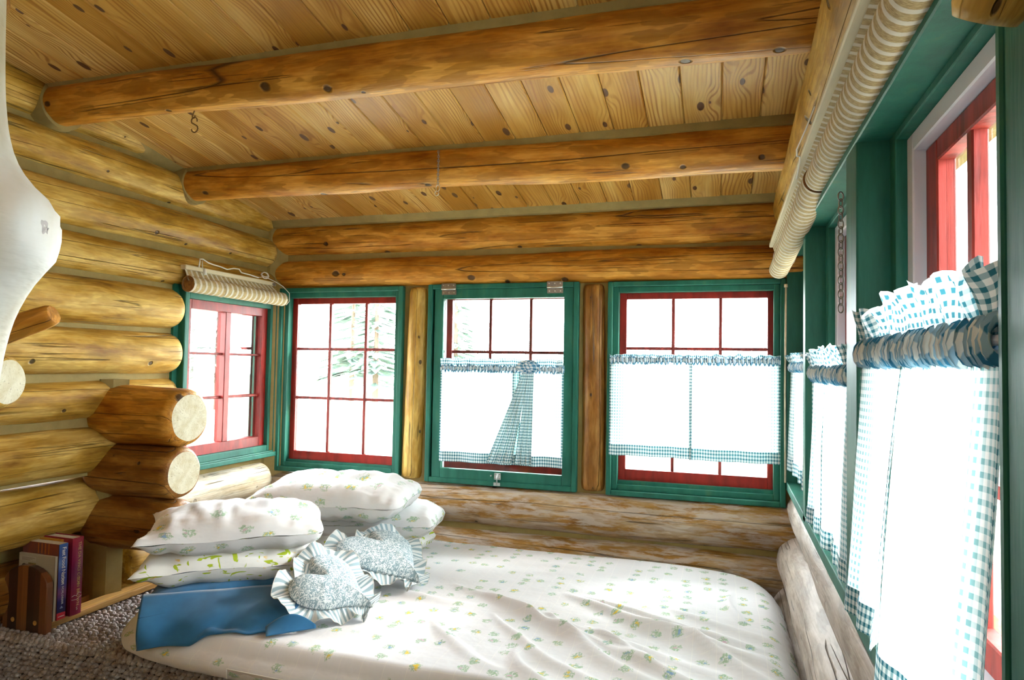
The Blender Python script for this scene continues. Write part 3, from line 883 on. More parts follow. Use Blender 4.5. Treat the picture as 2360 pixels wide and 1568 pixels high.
def side_cords():
    P = [(-2.475, -.70, .462), (-2.47, -.70, .49), (-2.48, -.69, .505), (-2.48, -.67, .508), (-2.48, -.63, .495), (-2.475, -.60, .49), (-2.475, -.55, .487),
         (-2.475, -.50, .480), (-2.475, -.45, .493), (-2.475, -.41, .495), (-2.475, -.39, .478), (-2.475, -.33, .476), (-2.475, -.25, .470)]
    o = MB().tube(P, .0035, 6).build('pull_cord', CORD, smooth=True); o.parent = side; o.matrix_parent_inverse = Matrix.Translation(-side.location)
    Q = [(-2.475, -.25, .470)]
    for k in range(26):
        a = 2*pi*k/10; Q.append((-2.47+.004*sin(a*.7), -.20+.032*cos(a), .488+.018*sin(a)))
    Q += [(-2.455, -.12, .46), (-2.44, -.075, .44), (-2.405, -.06, .40), (-2.40, -.065, .355), (-2.41, -.08, .33)]
    MB().tube(Q, .0022, 6).build('coil', CORD, o, smooth=True)
    MB().tube([(-2.470, -.685, .50), (-2.46, -.69, .455)], .0018, 6).build('drop', CORD, o, smooth=True)
    t = MB().tube([(-2.452, -.69, .455), (-2.448, -.69, .452), (-2.446, -.69, .425)], [.004, .007, .009], 12).build('tassel', CORD, o, smooth=True)
    MB().tube([(-2.470, -.12, .452), (-2.462, -.12, .440)], .009, 10).build('screw', STEEL, o)
side_cords()
def near_cord():
    o = MB().tube([(.222, -1.62, .655), (.215, -1.50, .640), (.205, -1.38, .625), (.210, -1.34, .618), (.222, -1.30, .628), (.23, -1.22, .634), (.238, -1.05, .63)], .0022, 6).build('pull_cord', CORD, smooth=True)
    o.parent = near; o.matrix_parent_inverse = Matrix.Translation(-near.location)
near_cord()

# ------------------------------------------------------------------ curtains
def curtain(name, label, path, z_rod, z_top, z_hem, out, panels, seed, splay=0.0, rough_top=.012, rod_r=.0065, group='gingham cafe curtains'):
    """path: (x,y) points left to right in plan ; out: unit normal towards the room ; splay pushes the hem to the room"""
    P = [Vector((p[0], p[1], 0)) for p in path]
    seg = [0]; 
    for i in range(1, len(P)): seg.append(seg[-1]+(P[i]-P[i-1]).length)
    LT = seg[-1]
    def at(u):
        s_ = u*LT
        for i in range(1, len(P)):
            if s_ <= seg[i] or i == len(P)-1:
                k = (s_-seg[i-1])/max(1e-6, seg[i]-seg[i-1]); return P[i-1].lerp(P[i], k)
    O = Vector((out[0], out[1], 0)); root = empty(name, (P[0].x, P[0].y, z_rod)); tag(root, label, 'curtain', group)
    R = Vector((P[0].x, P[0].y, z_rod)); full = 1.7
    rp = [at(k/12)+Vector((0, 0, z_rod)) - R for k in range(13)]
    MB().tube(rp, rod_r*.6, 8).build('curtain_rod', VINYL, root, smooth=True)
    def fold(u, v, f, am):
        return am*sin(u*LT*f+2.5*nz(u*9+seed, v*.8, seed)) + am*.7*nz(u*LT*f*.45+seed, v*1.5, 3)
    nu = max(40, int(LT/.006))
    # gathered casing round the rod
    mb = MB()
    def casing_(u, v):
        a = -pi*.5 + 2*pi*v
        p = at(u)+Vector((0, 0, z_rod))
        rr = (rod_r+.005)*(1+.42*sin(u*LT*330+5*nz(u*40, seed, 0)+.8*sin(a))+.25*nz(u*LT*160, v*2, seed))
        return p - R + O*(rr*cos(a)) + Vector((0, 0, 1))*rr*1.5*sin(a)
    mb.grid(nu*3, 12, casing_, uv=lambda u, v: (u*LT*full+.006*nz(u*70, v*1.5, seed), v*.045+.006*nz(u*60, v, 3))); mb.build('rod_pocket', GINGDARK, root, smooth=True)
    # stand-up ruffle
    mb = MB(); hr = z_top-z_rod
    def ruff(u, v):
        p = at(u); h = hr*(1+.35*nz(u*LT*9+seed, 4, seed)) + rough_top*nz(u*LT*30, seed, 2)
        am = .002+.014*v
        return p - R + Vector((0, 0, z_rod+.006+h*v)) + O*(fold(u, v, 95, am)+.012*v)
    mb.grid(nu, 8, ruff, uv=lambda u, v: (u*LT*full, .05+v*hr)); mb.build('ruffle', GINGHEM, root, smooth=True)
    # body in panels, and the doubled hem of each
    for k, (ua, ub, dz, sp) in enumerate(panels):
        def body(u, v, lo=0.0, ua=ua, ub=ub, dz=dz, sp=sp):
            uu = ua+(ub-ua)*u; zz = z_rod-.012 + (z_hem+dz-(z_rod-.012))*v
            p = at(min(1, max(0, uu + sp*(u-.5)*v)))
            am = .0035*(1-v)+.011*v
            return p - R + Vector((0, 0, zz)) + O*(fold(uu, v, 38, am) + splay*v + lo)
        n_ = max(16, int(nu*abs(ub-ua))); lenp = LT*abs(ub-ua)*1.25
        mb = MB(); mb.grid(n_, 26, body, uv=lambda u, v, l=lenp: (u*l, v*(z_rod-z_hem)))
        pn = mb.build('panel', GING, root, smooth=True)
        hh = .055/(z_rod-z_hem)
        mb = MB(); mb.grid(n_, 4, lambda u, v, b=body: b(u, 1-hh*(1-v)*1.0, .0025), uv=lambda u, v, l=lenp: (u*l, v*.05)); mb.build('hem', GINGHEM, root, smooth=True)
        for side_ in (0, 1):
            mb = MB(); e = .012/lenp
            mb.grid(2, 26, lambda u, v, b=body, s=side_: b(e*u if s == 0 else 1-e*u, v, .0022), uv=lambda u, v: (u*.012, v*(z_rod-z_hem)))
            mb.build('side_hem', GINGHEM, root, smooth=True)
    return root, R
# centre back window, knotted in the middle
c2, R2 = curtain('cafe_curtain', 'gingham cafe curtain tied in a knot on the middle back window', [(-1.452, -.022), (-.765, -.022)], -.018, .028, -.522, (0, -1),
             [(0, .66, 0, .0), (.60, 1, 0, .0)], 5, rough_top=.004)
def knot_folds():
    R = R2
    # gathered tails flaring down from the knot
    for k, (xa, xb, xt) in enumerate([(-1.175, -1.035, -.965), (-1.02, -.925, -.940)]):
        mb = MB()
        def f(u, v, xa=xa, xb=xb, xt=xt):
            w_ = (.25+.75*v); x = xt+(u-.5)*.035*(1-v) + (xa+(xb-xa)*u-xt)*v**1.05
            return Vector((x, -.034-.008*v+.007*sin(u*22+k)*w_, -.02+(-.512+.02)*v))-R
        mb.grid(44, 20, f, uv=lambda u, v: (u*.20, v*.5)); mb.build('tail', GINGHEM, c2, smooth=True)
    mb = MB()
    def g(u, v):
        a = 2*pi*u; b = pi*v-pi/2; r = 1+.22*sin(7*a+2*b)
        return Vector((-.955+.055*cos(a)*cos(b)*r, -.036+.018*sin(a)*cos(b), -.005+.030*sin(b)*r))-R
    mb.grid(60, 14, g, closed_u=True, uv=lambda u, v: (u*.22+v*.03, v*.09)); mb.build('knot', GINGDARK, c2, smooth=True)
knot_folds()
curtain('cafe_curtain', 'gingham cafe curtain with ragged top on the right back window', [(-.528, -.024), (.274, -.024)], .040, .062, -.437, (0, -1),
        [(0, .50, 0, .0), (.485, 1, -.004, .0)], 9, rough_top=.020)
curtain('cafe_curtain', 'narrow gingham curtain in the far corner bay of the side windows', [(.318, -.05), (.328, -.34), (.322, -.64)], .015, .065, -.455, (-1, 0),
        [(0, 1, 0, 0)], 13, splay=.006)
curtain('cafe_curtain', 'gingham curtain with blue checked hem in the middle side bay', [(.318, -.80), (.326, -1.2), (.318, -1.545)], -.010, .060, -.525, (-1, 0),
        [(0, .36, .0, -.06), (.34, 1, -.004, .0)], 17, splay=.014, rod_r=.010, rough_top=.02)
curtain('cafe_curtain', 'largest gingham curtain nearest the camera, ruffled top and blue hem', [(.308, -1.725), (.314, -2.1), (.310, -2.505)], .040, .128, -.505, (-1, 0),
        [(0, .44, .0, -.10), (.41, 1, -.035, .0)], 21, splay=.040, rod_r=.011, rough_top=.03)

# ------------------------------------------------------------------ mattress
def rounded_slab(x0, x1, y0, y1, z0, z1, rc, re, top_fn, nu=150, nv=90, skirt=None):
    pass
def mattress():
    x0, x1, y0, y1, z0, z1 = -2.13, .235, -1.53, -.080, -1.052, -.922
    cx, cy = (x0+x1)/2, (y0+y1)/2; hx, hy = (x1-x0)/2, (y1-y0)/2; rc = .20
    # pulls in the sheet: from, to, height, width
    W = [((-1.06, -.74), (.06, -1.27), .013, .016), ((-.60, -.69), (.25, -1.20), .018, .018), ((-.60, -.96), (-.15, -1.40), .015, .016),
         ((-.51, -.70), (.16, -1.03), .017, .015), ((-.62, -1.25), (-.48, -1.48), .012, .014), ((-.32, -.86), (.22, -1.12), .014, .014),
         ((-1.36, -.85), (-.88, -.95), .010, .016), ((-.90, -.80), (-.05, -1.33), .012, .013), ((-.80, -1.00), (-.30, -1.46), .010, .013),
         ((-.45, -1.00), (.02, -1.40), .014, .014), ((-.25, -.66), (.22, -.93), .009, .013), ((-.10, -.98), (.24, -1.32), .012, .013),
         ((.06, -.45), (.10, -.80), .008, .010), ((-1.00, -1.10), (-.62, -1.45), .008, .014)]
    def wrinkle(x, y):
        h = .006*nz(x*2.5, y*2.5, 1) + .003*nz(x*7, y*11, 2)
        for ((ax, ay), (bx, by), am, wd) in W:
            dx, dy = bx-ax, by-ay; L = sqrt(dx*dx+dy*dy); dx /= L; dy /= L
            s_ = (x-ax)*dx+(y-ay)*dy
            if 0 < s_ < L:
                k = s_/L; t_ = -(x-ax)*dy+(y-ay)*dx + .035*sin(pi*k) + .006*sin(s_*19)
                w_ = wd*(.55+.9*k)
                e_ = math.exp(-(t_/w_)**2) if t_ > 0 else math.exp(-(t_/(w_*2.2))**2)
                h += 1.7*am*e_*sin(pi*k)**.6
        return h
    NA, NR = 420, 80
    def outline(a, grow):
        # superellipse-like rounded rectangle, polar sweep
        c, s_ = cos(a), sin(a); e = 7.0
        r = 1/((abs(c)/(hx+grow))**e+(abs(s_)/(hy+grow))**e)**(1/e)
        return r*c, r*s_
    mb = MB()
    prof = [(k/NR) for k in range(NR+1)]
    rows = []
    # top from centre outward, then the rounded edge and side down to the floor
    def edge(k):  # k 0..1 down the side : returns (grow, z)
        t = k*pi
        return .0+.022*sin(t), z1-.045 - (z1-.045-z0)*k
    nt_, ns = 120, 20
    def fn(u, v):
        a = 2*pi*u; j = v*(nt_+ns)
        if j <= nt_:
            s_ = j/nt_; s_ = s_**.75
            x, y = outline(a, -.03*0); x *= s_; y *= s_
            d = (1-s_)*min(hx, hy)
            drop = .045*(1-min(1, d/.05))**2.2
            z = z1-drop + wrinkle(cx+x, cy+y)*min(1, d/.06)
        else:
            k = (j-nt_)/ns; gr, z = edge(k)
            pu = .004*nz(a*26, 1, k*1.2)+.003*sin(a*90)*max(0, cos(a+.6))
            x, y = outline(a, gr-.05*max(0, k-.8)+pu)
        return (cx+x, cy+y, z)
    def uvf(u, v):
        p = fn(u, v); j = v*(nt_+ns)
        if j <= nt_: return (p[0], p[1])
        k = (j-nt_)/ns; a = 2*pi*u
        q = fn(u, nt_/(nt_+ns)); dd = k*.15; c, s_ = cos(a), sin(a)
        if abs(s_)/hy > abs(c)/hx: return (q[0], q[1]+(dd if s_ > 0 else -dd))
        return (q[0]+(dd if c > 0 else -dd), q[1])
    mb.grid(NA, nt_+ns, fn, closed_u=True, uv=uvf)
    o = mb.build('mattress', SHEET, smooth=True)
    tag(o, 'mattress in a white fitted sheet with yellow and green flower sprigs', 'mattress')
    # sewn label patch on the side
    pm = MB(); pm.grid(16, 3, lambda u, v: (-1.52+.34*u, -1.556-.002*sin(pi*u)+.012*v, -1.000-.030*v), uv=lambda u, v: (u*.01+.3, v*.01+.3))
    pm.build('patch', simple('patch_cotton', (.72, .66, .66), .8), o)
    pp = [(-1.52, -1.558, -1.030), (-1.52, -1.560, -.998), (-1.35, -1.562, -1.000), (-1.18, -1.560, -1.000), (-1.18, -1.556, -1.032)]
    MB().tube(pp, .0016, 5).build('stitching', CORD, o)
    # crumbs / tiny dark insects on the sheet are left to the sheet itself
    return wrinkle
mattress()

# ------------------------------------------------------------------ pillows
def pillow(name, label, c, L, D, H, yaw, mat, seed, tilt=(0, 0), sag=.0, flap=None, nu=64, nv=44, group=None, wr=1.0):
    root_loc = Vector(c)
    mb = MB()
    def surf(sgn):
        def fn(u, v):
            a = 2*u-1; b = 2*v-1
            # pinched sides, pointed corners
            rr_ = .15*max(0, a)**2*b**4
            px = a*(1-rr_)*(L/2)*(1-.07*(1-abs(b)**2)*abs(a)**3 + .035*abs(a*b)**3)
            py = b*(1-rr_*1.3)*(D/2)*(1-.09*(1-abs(a)**2)*abs(b)**3 + .035*abs(a*b)**3)
            e = max(0, (1-abs(a)**2.6))**.50*max(0, (1-abs(b)**2.6))**.50
            ed = 1-e
            z = sgn*H/2*e
            w_ = wr*(.010*nz(px*7+seed, py*7, seed) + .010*nz(px*16+seed, py*5, seed*2)*ed + .006*nz(px*24, py*9+seed, 1)*(e**.3))
            rad = abs(nz((a*3+seed), b*7, 2))*.010*ed*wr
            z += (w_+rad*sgn)*min(1, e*5+.25) + sag*(a*a) + .008*nz(px*4, py*4, seed)
            return (px, py, z)
        return fn
    def uvf(sgn):
        f = surf(sgn)
        def g(u, v):
            p = f(u, v); return (p[0]-(2*u-1)*abs(p[2])*.8+seed*.37, p[1]-sgn*(2*v-1)*p[2]*1.3+seed*.71+(0 if sgn > 0 else 3.3))
        return g
    mb.grid(nu, nv, surf(1), uv=uvf(1))
    s2 = MB(); s2.grid(nu, nv, surf(-1), uv=uvf(-1))
    n = len(mb.v); mb.v += s2.v; mb.f += [tuple(n+i for i in f[::-1]) for f in s2.f]; mb.mi += s2.mi; mb.uv += [u[::-1] for u in s2.uv]
    o = mb.build(name, mat, smooth=True)
    o.location = root_loc; o.rotation_euler = (tilt[0], tilt[1], yaw)
    return tag(o, label, 'pillow', group)
G = 'bed pillows piled on the mattress'
yw = radians(36)
# left stack, bottom to top
bp = pillow('pillow', 'blue cotton pillow at the bottom of the left pile', (-1.80, -1.185, -.868), .60, .40, .12, yw, BLUE, 1, group=G, wr=.7)
pillow('pillow', 'white pillow with green and yellow leaf print above the blue one', (-1.82, -1.165, -.768), .66, .40, .165, yw+.02, LEAFY, 2, group=G, wr=1.2)
pillow('pillow', 'floral white pillow on top of the left pile, pointed corner to the wall', (-1.80, -1.172, -.645), .66, .40, .165, yw, FLORAL, 3, tilt=(.06, 0), group=G, wr=1.6)
# right stack
pillow('pillow', 'leaf print pillow at the bottom of the pile by the window wall', (-1.66, -.42, -.865), .66, .42, .12, radians(5), LEAFY, 4, group=G)
pillow('pillow', 'white floral pillow squeezed in the middle of the pile by the window wall', (-1.63, -.38, -.765), .68, .44, .19, radians(12), FLORAL, 5, group=G, wr=1.3)
pillow('pillow', 'white floral pillow on top of the pile by the window wall', (-1.72, -.58, -.625), .76, .46, .20, radians(7), FLORAL, 6, tilt=(.08, 0), group=G, wr=1.6)
def blue_flap():
    # open end of the blue case spreading over the edge of the mattress
    d = Vector((cos(yw), sin(yw), 0)); n_ = Vector((sin(yw), -cos(yw), 0))
    T0, T1 = Vector((-1.935, -1.500, -.830)), Vector((-1.440, -1.150, -.835))
    B0, B1 = Vector((-1.872, -1.575, -.985)), Vector((-1.400, -1.455, -.912))
    def fn(u, v):
        p = T0.lerp(T1, u).lerp(B0.lerp(B1, u), v)
        bow = .040*sin(pi*min(1, v*1.05)) + .009*sin(u*17+1.3)*sin(pi*min(1, v*.8)) + .012*nz(u*4, v*2, 5)*(1-v*.7)
        p = p + n_*bow + Vector((0, 0, .004*sin(u*9+.5)*v + .03*sin(pi*v)*u))
        k = min(1, max(0, (-1.49-p.y)/.09)); p.z = max(p.z, -.912 - .095*k*k*(3-2*k) + .003*sin(u*30))
        return p
    A = Vector((-1.72, -1.56, 0)); L = .40
    inv = bp.matrix_basis.inverted()
    mb = MB(); mb.grid(70, 18, lambda u, v: inv @ Vector(fn(u, v)), uv=lambda u, v: (u, v))
    o = mb.build('open_hem', BLUE, bp, smooth=True)
    sol = o.modifiers.new('thick', 'SOLIDIFY'); sol.thickness = .004
    # stitched seam line with small puckers
    P = [inv @ (Vector(fn(u/60, .34))+n_*.004) for u in range(61)]
    MB().tube(P, .0018, 5).build('seam', simple('blue_seam', (.014, .08, .18), .8), bp, smooth=True)
    # turned back corner at the right end
    B = A + d*L
    def f2(u, v):
        return inv @ (Vector((-1.47, -1.43, -.895)) + d*(.16*u) + n_*(.03+.05*v*(1-u)+.02*u) + Vector((0, 0, -.012*v+.040*sin(pi*u)*(1-v))))
    mb = MB(); mb.grid(20, 10, f2, uv=lambda u, v: (u, v)); o = mb.build('turned_corner', BLUE, bp, smooth=True)
    sol = o.modifiers.new('thick', 'SOLIDIFY'); sol.thickness = .004
blue_flap()

# ------------------------------------------------------------------ heart cushions
def heart(label, notch_mid, tip, across, width, thick, seed):
    """notch_mid: point between the lobe tops ; tip ; across: vector along the lobes"""
    T = Vector(tip); M = Vector(notch_mid); e1 = (T-M); Ln = e1.length; e1.normalize()
    e2 = Vector(across); e2 = (e2-e1*e2.dot(e1)).normalized(); nrm = e1.cross(e2)
    if nrm.z < 0: nrm = -nrm
    C = M.lerp(T, .42)
    def out(t):
        x = 16*sin(t)**3/16*(width/2); y = (13*cos(t)-5*cos(2*t)-2*cos(3*t)-cos(4*t))/17.0
        # y: +~.75 lobes .. -1 tip
        return x, -y*(Ln*.57)
    K = 96; NR = 14
    mb = MB()
    def local(x, y, z): return e2*x + e1*y + nrm*z
    for sgn in (1, -1):
        def fn(u, v, sgn=sgn):
            x, y = out(2*pi*u); y0 = Ln*.02
            r = v
            px, py = x*r, y0+(y-y0)*r
            z = sgn*thick*.5*(1-r**2.4)**.55 + .004*nz(px*30, py*30, seed)
            # crease from the notch
            if py < -Ln*.10: z -= sgn*.018*math.exp(-(px/.016)**2)*min(1, (-py)/(Ln*.3))
            return local(px, py, z+.004*sin(u*2*pi*34)*max(0, r-.85)*4)
        mb.grid(K, NR, fn, closed_u=True, uv=lambda u, v: (.5+out(2*pi*u)[0]*v, .5+out(2*pi*u)[1]*v))
    root = mb.build('heart_cushion', VERM, smooth=True); root.location = C
    tag(root, label, 'cushion', 'heart shaped cushions against the pillows')
    K2 = 300; rw = .058
    def rf(u, v):
        t = 2*pi*u; x, y = out(t); x2, y2 = out(t+.02); d = Vector((x2-x, y2-y)); 
        if d.length < 1e-6: d = Vector((1, 0))
        d.normalize(); nx, ny = d.y, -d.x
        cx_, cy_ = x, y-Ln*.05
        if nx*cx_+ny*cy_ < 0: nx, ny = -nx, -ny
        # keep the frill from folding into the notch
        k = 1.0
        g = min(t, 2*pi-t)
        if g < .45: k = .35+.65*g/.45; ny = -abs(ny)
        wave = sin(u*2*pi*12+1.5*nz(u*12, seed, 0)); fine = sin(u*2*pi*46)
        zz = (.022*v*wave + .003*v*fine + .008*sin(u*2*pi*60)*(1-v)*.4)
        return local(x*.97+nx*rw*v*k, y*.97+ny*rw*v*k, zz + .010*v - .012)
    mb = MB(); mb.grid(K2, 6, rf, closed_u=True, uv=lambda u, v: (u*.98+.012*v*sin(u*40), v*.05))
    o = mb.build('ruffle', STRIPE, root, smooth=True)
    def edge(u): return rf(u, 1.0)
    MB().tube([edge(k/K2) for k in range(K2+1)], .0012, 4, cap=False).build('piping', CORD, root, smooth=True)
heart('blue and white printed heart cushion with striped ruffle, nearer the camera', (-1.475, -1.245, -.765), (-1.195, -1.190, -.885), (0, .14, .05), .265, .090, 1)
heart('blue and white printed heart cushion with striped ruffle, nearer the window', (-1.50, -.785, -.750), (-1.15, -.885, -.885), (.12, .25, -.02), .36, .105, 2)

# ------------------------------------------------------------------ book rack and books
def strip_mat():
    m, nt = new_mat('striped_hardwood'); g = N(nt)
    x, y, z = g.sep(g.obj())
    k = g.math('DIVIDE', g.math('ADD', x, .1125), .225)
    c = g.ramp(k, [(.0, (.17, .065, .018)), (.12, (.035, .014, .008)), (.33, (.17, .060, .014)), (.44, (.21, .080, .020)), (.56, (.030, .012, .007)), (.72, (.045, .018, .009)), (.84, (.15, .048, .014))], 'CONSTANT')
    t = g.noise(g.mapping(g.obj(), (120, 120, 5)), 1, 3); c = g.mix(.4, c, g.ramp(t, [(.3, .6), (.6, 1.1)]), 'MULTIPLY')
    g.out(c, .35, None, spec=.5, coat=.3); return m
HARD = strip_mat()
OAK = simple('oak_rail', (.52, .27, .07), .4, .4, (3, 3, 60), .5, .1, coat=.3)
OAK2 = simple('oak_rail_long', (.50, .27, .075), .4, .45, (60, 2.5, 60), .5, .1, coat=.3)
def arch(w_, h, t, mb=None):
    mb = mb or MB(); prof = [(-w_/2, 0), (w_/2, 0)]
    sh = h*.70
    for k in range(13):
        a = pi*k/12; prof.append((w_/2*cos(a)*(1.0), sh+(h-sh)*sin(a)))
    return mb.prism(prof, -t/2, t/2, 'y')
def book_rack():
    FZ = -1.052
    root = empty('book_rack', (-2.545, -1.445, FZ)); tag(root, 'wooden sliding book rack with arched striped end on the carpet', 'book rack')
    e = bevel(arch(.225, .250, .028).build('end_panel', HARD, root), .004, 2)
    for dx in (-.055, .060):
        MB().tube([(dx, -.0145, .040), (dx, -.016, .040)], .009, 16).build('plug', OAK, e)
    for dx in (-.070, .058):
        bevel(MB().box(dx-.036, dx+.036, .015, .590, .010, .036).build('rail', OAK2, root), .003, 2)
    bevel(MB().box(-.105, .095, .550, .590, .0, .010).build('cross_foot', OAK, root), .003, 1)
    bevel(MB().box(-.105, .095, .02, .05, .0, .010).build('cross_foot', OAK, root), .003, 1)
    s = bevel(arch(.185, .185, .014).build('sliding_divider', OAK, root), .003, 2); s.location = (-.010, .148, .036)
    return root
book_rack()
PAPER = simple('page_edges', (.62, .56, .45), .9, .15, (2, 300, 2))
def font_text(body, size, mat, parent, loc, rot, ext=.0003, name='lettering', spacing=1.0):
    cu = bpy.data.curves.new(name, 'FONT'); cu.body = body; cu.size = size; cu.extrude = ext; cu.align_x = 'CENTER'; cu.align_y = 'CENTER'
    cu.space_character = spacing; cu.resolution_u = 2
    tmp = bpy.data.objects.new(name, cu); COL.objects.link(tmp)
    dg = bpy.context.evaluated_depsgraph_get(); dg.update()
    me = bpy.data.meshes.new_from_object(tmp.evaluated_get(dg)); me.name = name
    bpy.data.objects.remove(tmp); bpy.data.curves.remove(cu)
    me.materials.clear(); me.materials.append(mat)
    o = bpy.data.objects.new(name, me); COL.objects.link(o); o.parent = parent; o.location = loc; o.rotation_euler = rot
    return o
def grad_mat(name, stops, rough=.3, axis=2, noise_=0.0, h=.3):
    m, nt = new_mat(name); g = N(nt); s_ = g.sep(g.obj())[axis]
    f = g.math('DIVIDE', s_, h)
    if noise_: f = g.math('ADD', f, g.math('MULTIPLY', g.math('SUBTRACT', g.noise(g.obj(), 14, 3), .5), noise_))
    g.out(g.ramp(f, stops), rough, None, spec=.5, coat=.4); return m
def book(y0, th, h, w_, cover, label, name='book', hard=True, xs=-2.478, zb=-1.083, spine=None):
    """standing book, spine towards +x, covers facing -y/+y ; xs is the spine plane"""
    root = empty(name, (xs, y0, zb)); tag(root, label, 'book', 'books standing in the rack')
    c = .0025 if hard else .0012; ov = .004 if hard else 0
    MB().box(-w_, -.001, 0, c, 0, h).build('front_cover', cover, root)
    MB().box(-w_, -.001, th-c, th, 0, h).build('back_cover', cover, root)
    if hard:
        K = 8; prof = [(-.003, 0)] + [(.004*sin(pi*k/K), th*k/K) for k in range(K+1)] + [(-.003, th)]
    else: prof = [(-.003, 0), (0, 0), (0, th), (-.003, th)]
    sp = MB().prism(prof, 0, h, 'z').build('spine', spine or cover, root)
    MB().box(-w_+ov, -.004, c, th-c, ov, h-ov).build('pages', PAPER, root)
    return root
WHITE = simple('white_print', (.85, .84, .80), .5); GOLDINK = simple('gold_print', (.60, .42, .16), .4); SILV = simple('silver_print', (.62, .55, .52), .4)
def books():
    zb = -1.014; S = .91
    # cream paperback, nearest
    crm = simple('cream_cover', (.46, .40, .30), .5, .06, (6, 6, 6))
    b = book(-1.424, .010, .246, .188, crm, 'cream paperback at the front of the rack, tan picture on its cover', hard=False, zb=zb, xs=-2.440)
    MB().box(-.182, -.100, -.0006, 0, .218, .236).build('caption_block', simple('cover_frame', (.52, .46, .36), .6), b)
    MB().box(-.138, -.099, -.0006, 0, .178, .212).build('picture', simple('tan_picture', (.30, .23, .08), .6, .3, (40, 40, 40)), b)
    o = MB().tube([(-.160, 0, .195), (-.160, -.0008, .195)], .012, 18).build('portrait', simple('grey_portrait', (.10, .075, .055), .6), b)
    for k in range(3): MB().box(-.172, -.105-.012*k, -.0008, 0, .2295-.0045*k, .231-.0045*k).build('text_line', simple('grey_print', (.25, .2, .15), .7), b)
    # blue paperback
    cov = simple('red_car_cover', (.10, .035, .03), .35, .7, (18, 18, 10), .5, col2=(.22, .05, .02))
    spn = grad_mat('night_blue_spine', [(.0, (.45, .02, .03)), (.085, (.50, .02, .04)), (.09, (.004, .006, .05)), (.24, (.01, .01, .09)), (.34, (.16, .05, .16)), (.45, (.03, .03, .20)), (.62, (.02, .05, .30)), (.75, (.08, .18, .50)), (.86, (.02, .06, .30)), (1., (.02, .08, .28))], noise_=.06, h=.290)
    b = book(-1.412, .036, .290, .190, cov, 'blue-spined paperback reading Fast Food Nation', hard=False, zb=zb, xs=-2.436, spine=spn)
    for k in range(4): MB().box(-.11+.018*k, -.106+.018*k, -.0006, 0, .248, .288).build('cover_stripe', simple('orange_stripe', (.45, .12, .02), .5), b)
    R = (radians(90), radians(90), radians(90))
    def spine_text(t, size, mat, zc, yoff, root, sp=1.0, x=.0006):
        font_text(t, size, mat, root, (x, yoff, zc), (0, 0, 0), spacing=sp)
        o = root.children[-1]
        o = [c for c in root.children if c.name.startswith('lettering')][-1]
        M = Matrix(((0, 0, 1), (0, 1, 0), (-1, 0, 0)))  # text x -> down(-z), text y -> +y , normal -> +x
        o.rotation_euler = M.to_euler()
        return o
    spine_text('Fast Food Nation', .0225, WHITE, .205, .020, b, .92)
    spine_text('ERIC SCHLOSSER', .0110, WHITE, .108, .020, b, 1.25)
    MB().prism([(.011, 0.042), (.018, .052), (.025, .042)], .0, .0008, 'x').build('emblem', simple('emblem_blue', (.25, .3, .5), .5), b)
    MB().box(0, .0007, .005, .031, .0105, .0125).build('rule', WHITE, b)
    # orange backed thin book behind the blue one
    org = simple('orange_cover', (.48, .22, .03), .45)
    book(-1.375, .012, .296, .175, org, 'thin orange book between the blue and crimson books', zb=zb, xs=-2.475)
    # crimson hardback
    crim = grad_mat('crimson_jacket', [(.0, (.17, .006, .03)), (.3, (.20, .010, .045)), (.5, (.17, .012, .085)), (.7, (.22, .010, .06)), (1., (.27, .015, .035))], noise_=.1, h=.302)
    b = book(-1.362, .048, .302, .195, crim, 'crimson hardback reading The Da Vinci Code, last in the rack', zb=zb, xs=-2.430)
    spine_text('THE DA VINCI CODE', .0172, GOLDINK, .200, .028, b, 1.05, x=.0046)
    spine_text('DAN BROWN', .0172, GOLDINK, .090, .028, b, 1.05, x=.0046)
    P = [(.0030, .003, .074), (.0042, .013, .078), (.0045, .022, .074), (.0044, .030, .085), (.0034, .043, .081)]
    MB().tube(P, .0010, 5).build('torn_edge', SILV, b)
    MB().tube([(.0030, .003, .062), (.0046, .024, .059), (.0034, .045, .070)], .0009, 5).build('torn_edge', SILV, b)
    MB().tube([(.0045, .027, .030), (.0045, .023, .026), (.0045, .028, .022), (.0045, .024, .018)], .0012, 5).build('publisher_mark', SILV, b)
books()
o = bevel(MB().box(-2.49, -2.40, -1.432, -1.418, -1.055, -.865).build('wooden_block', BROWN), .004, 1); 
o.location = (-.215, -.0, 0); tag(o, 'brown wooden board behind the rack at the left edge', 'board')

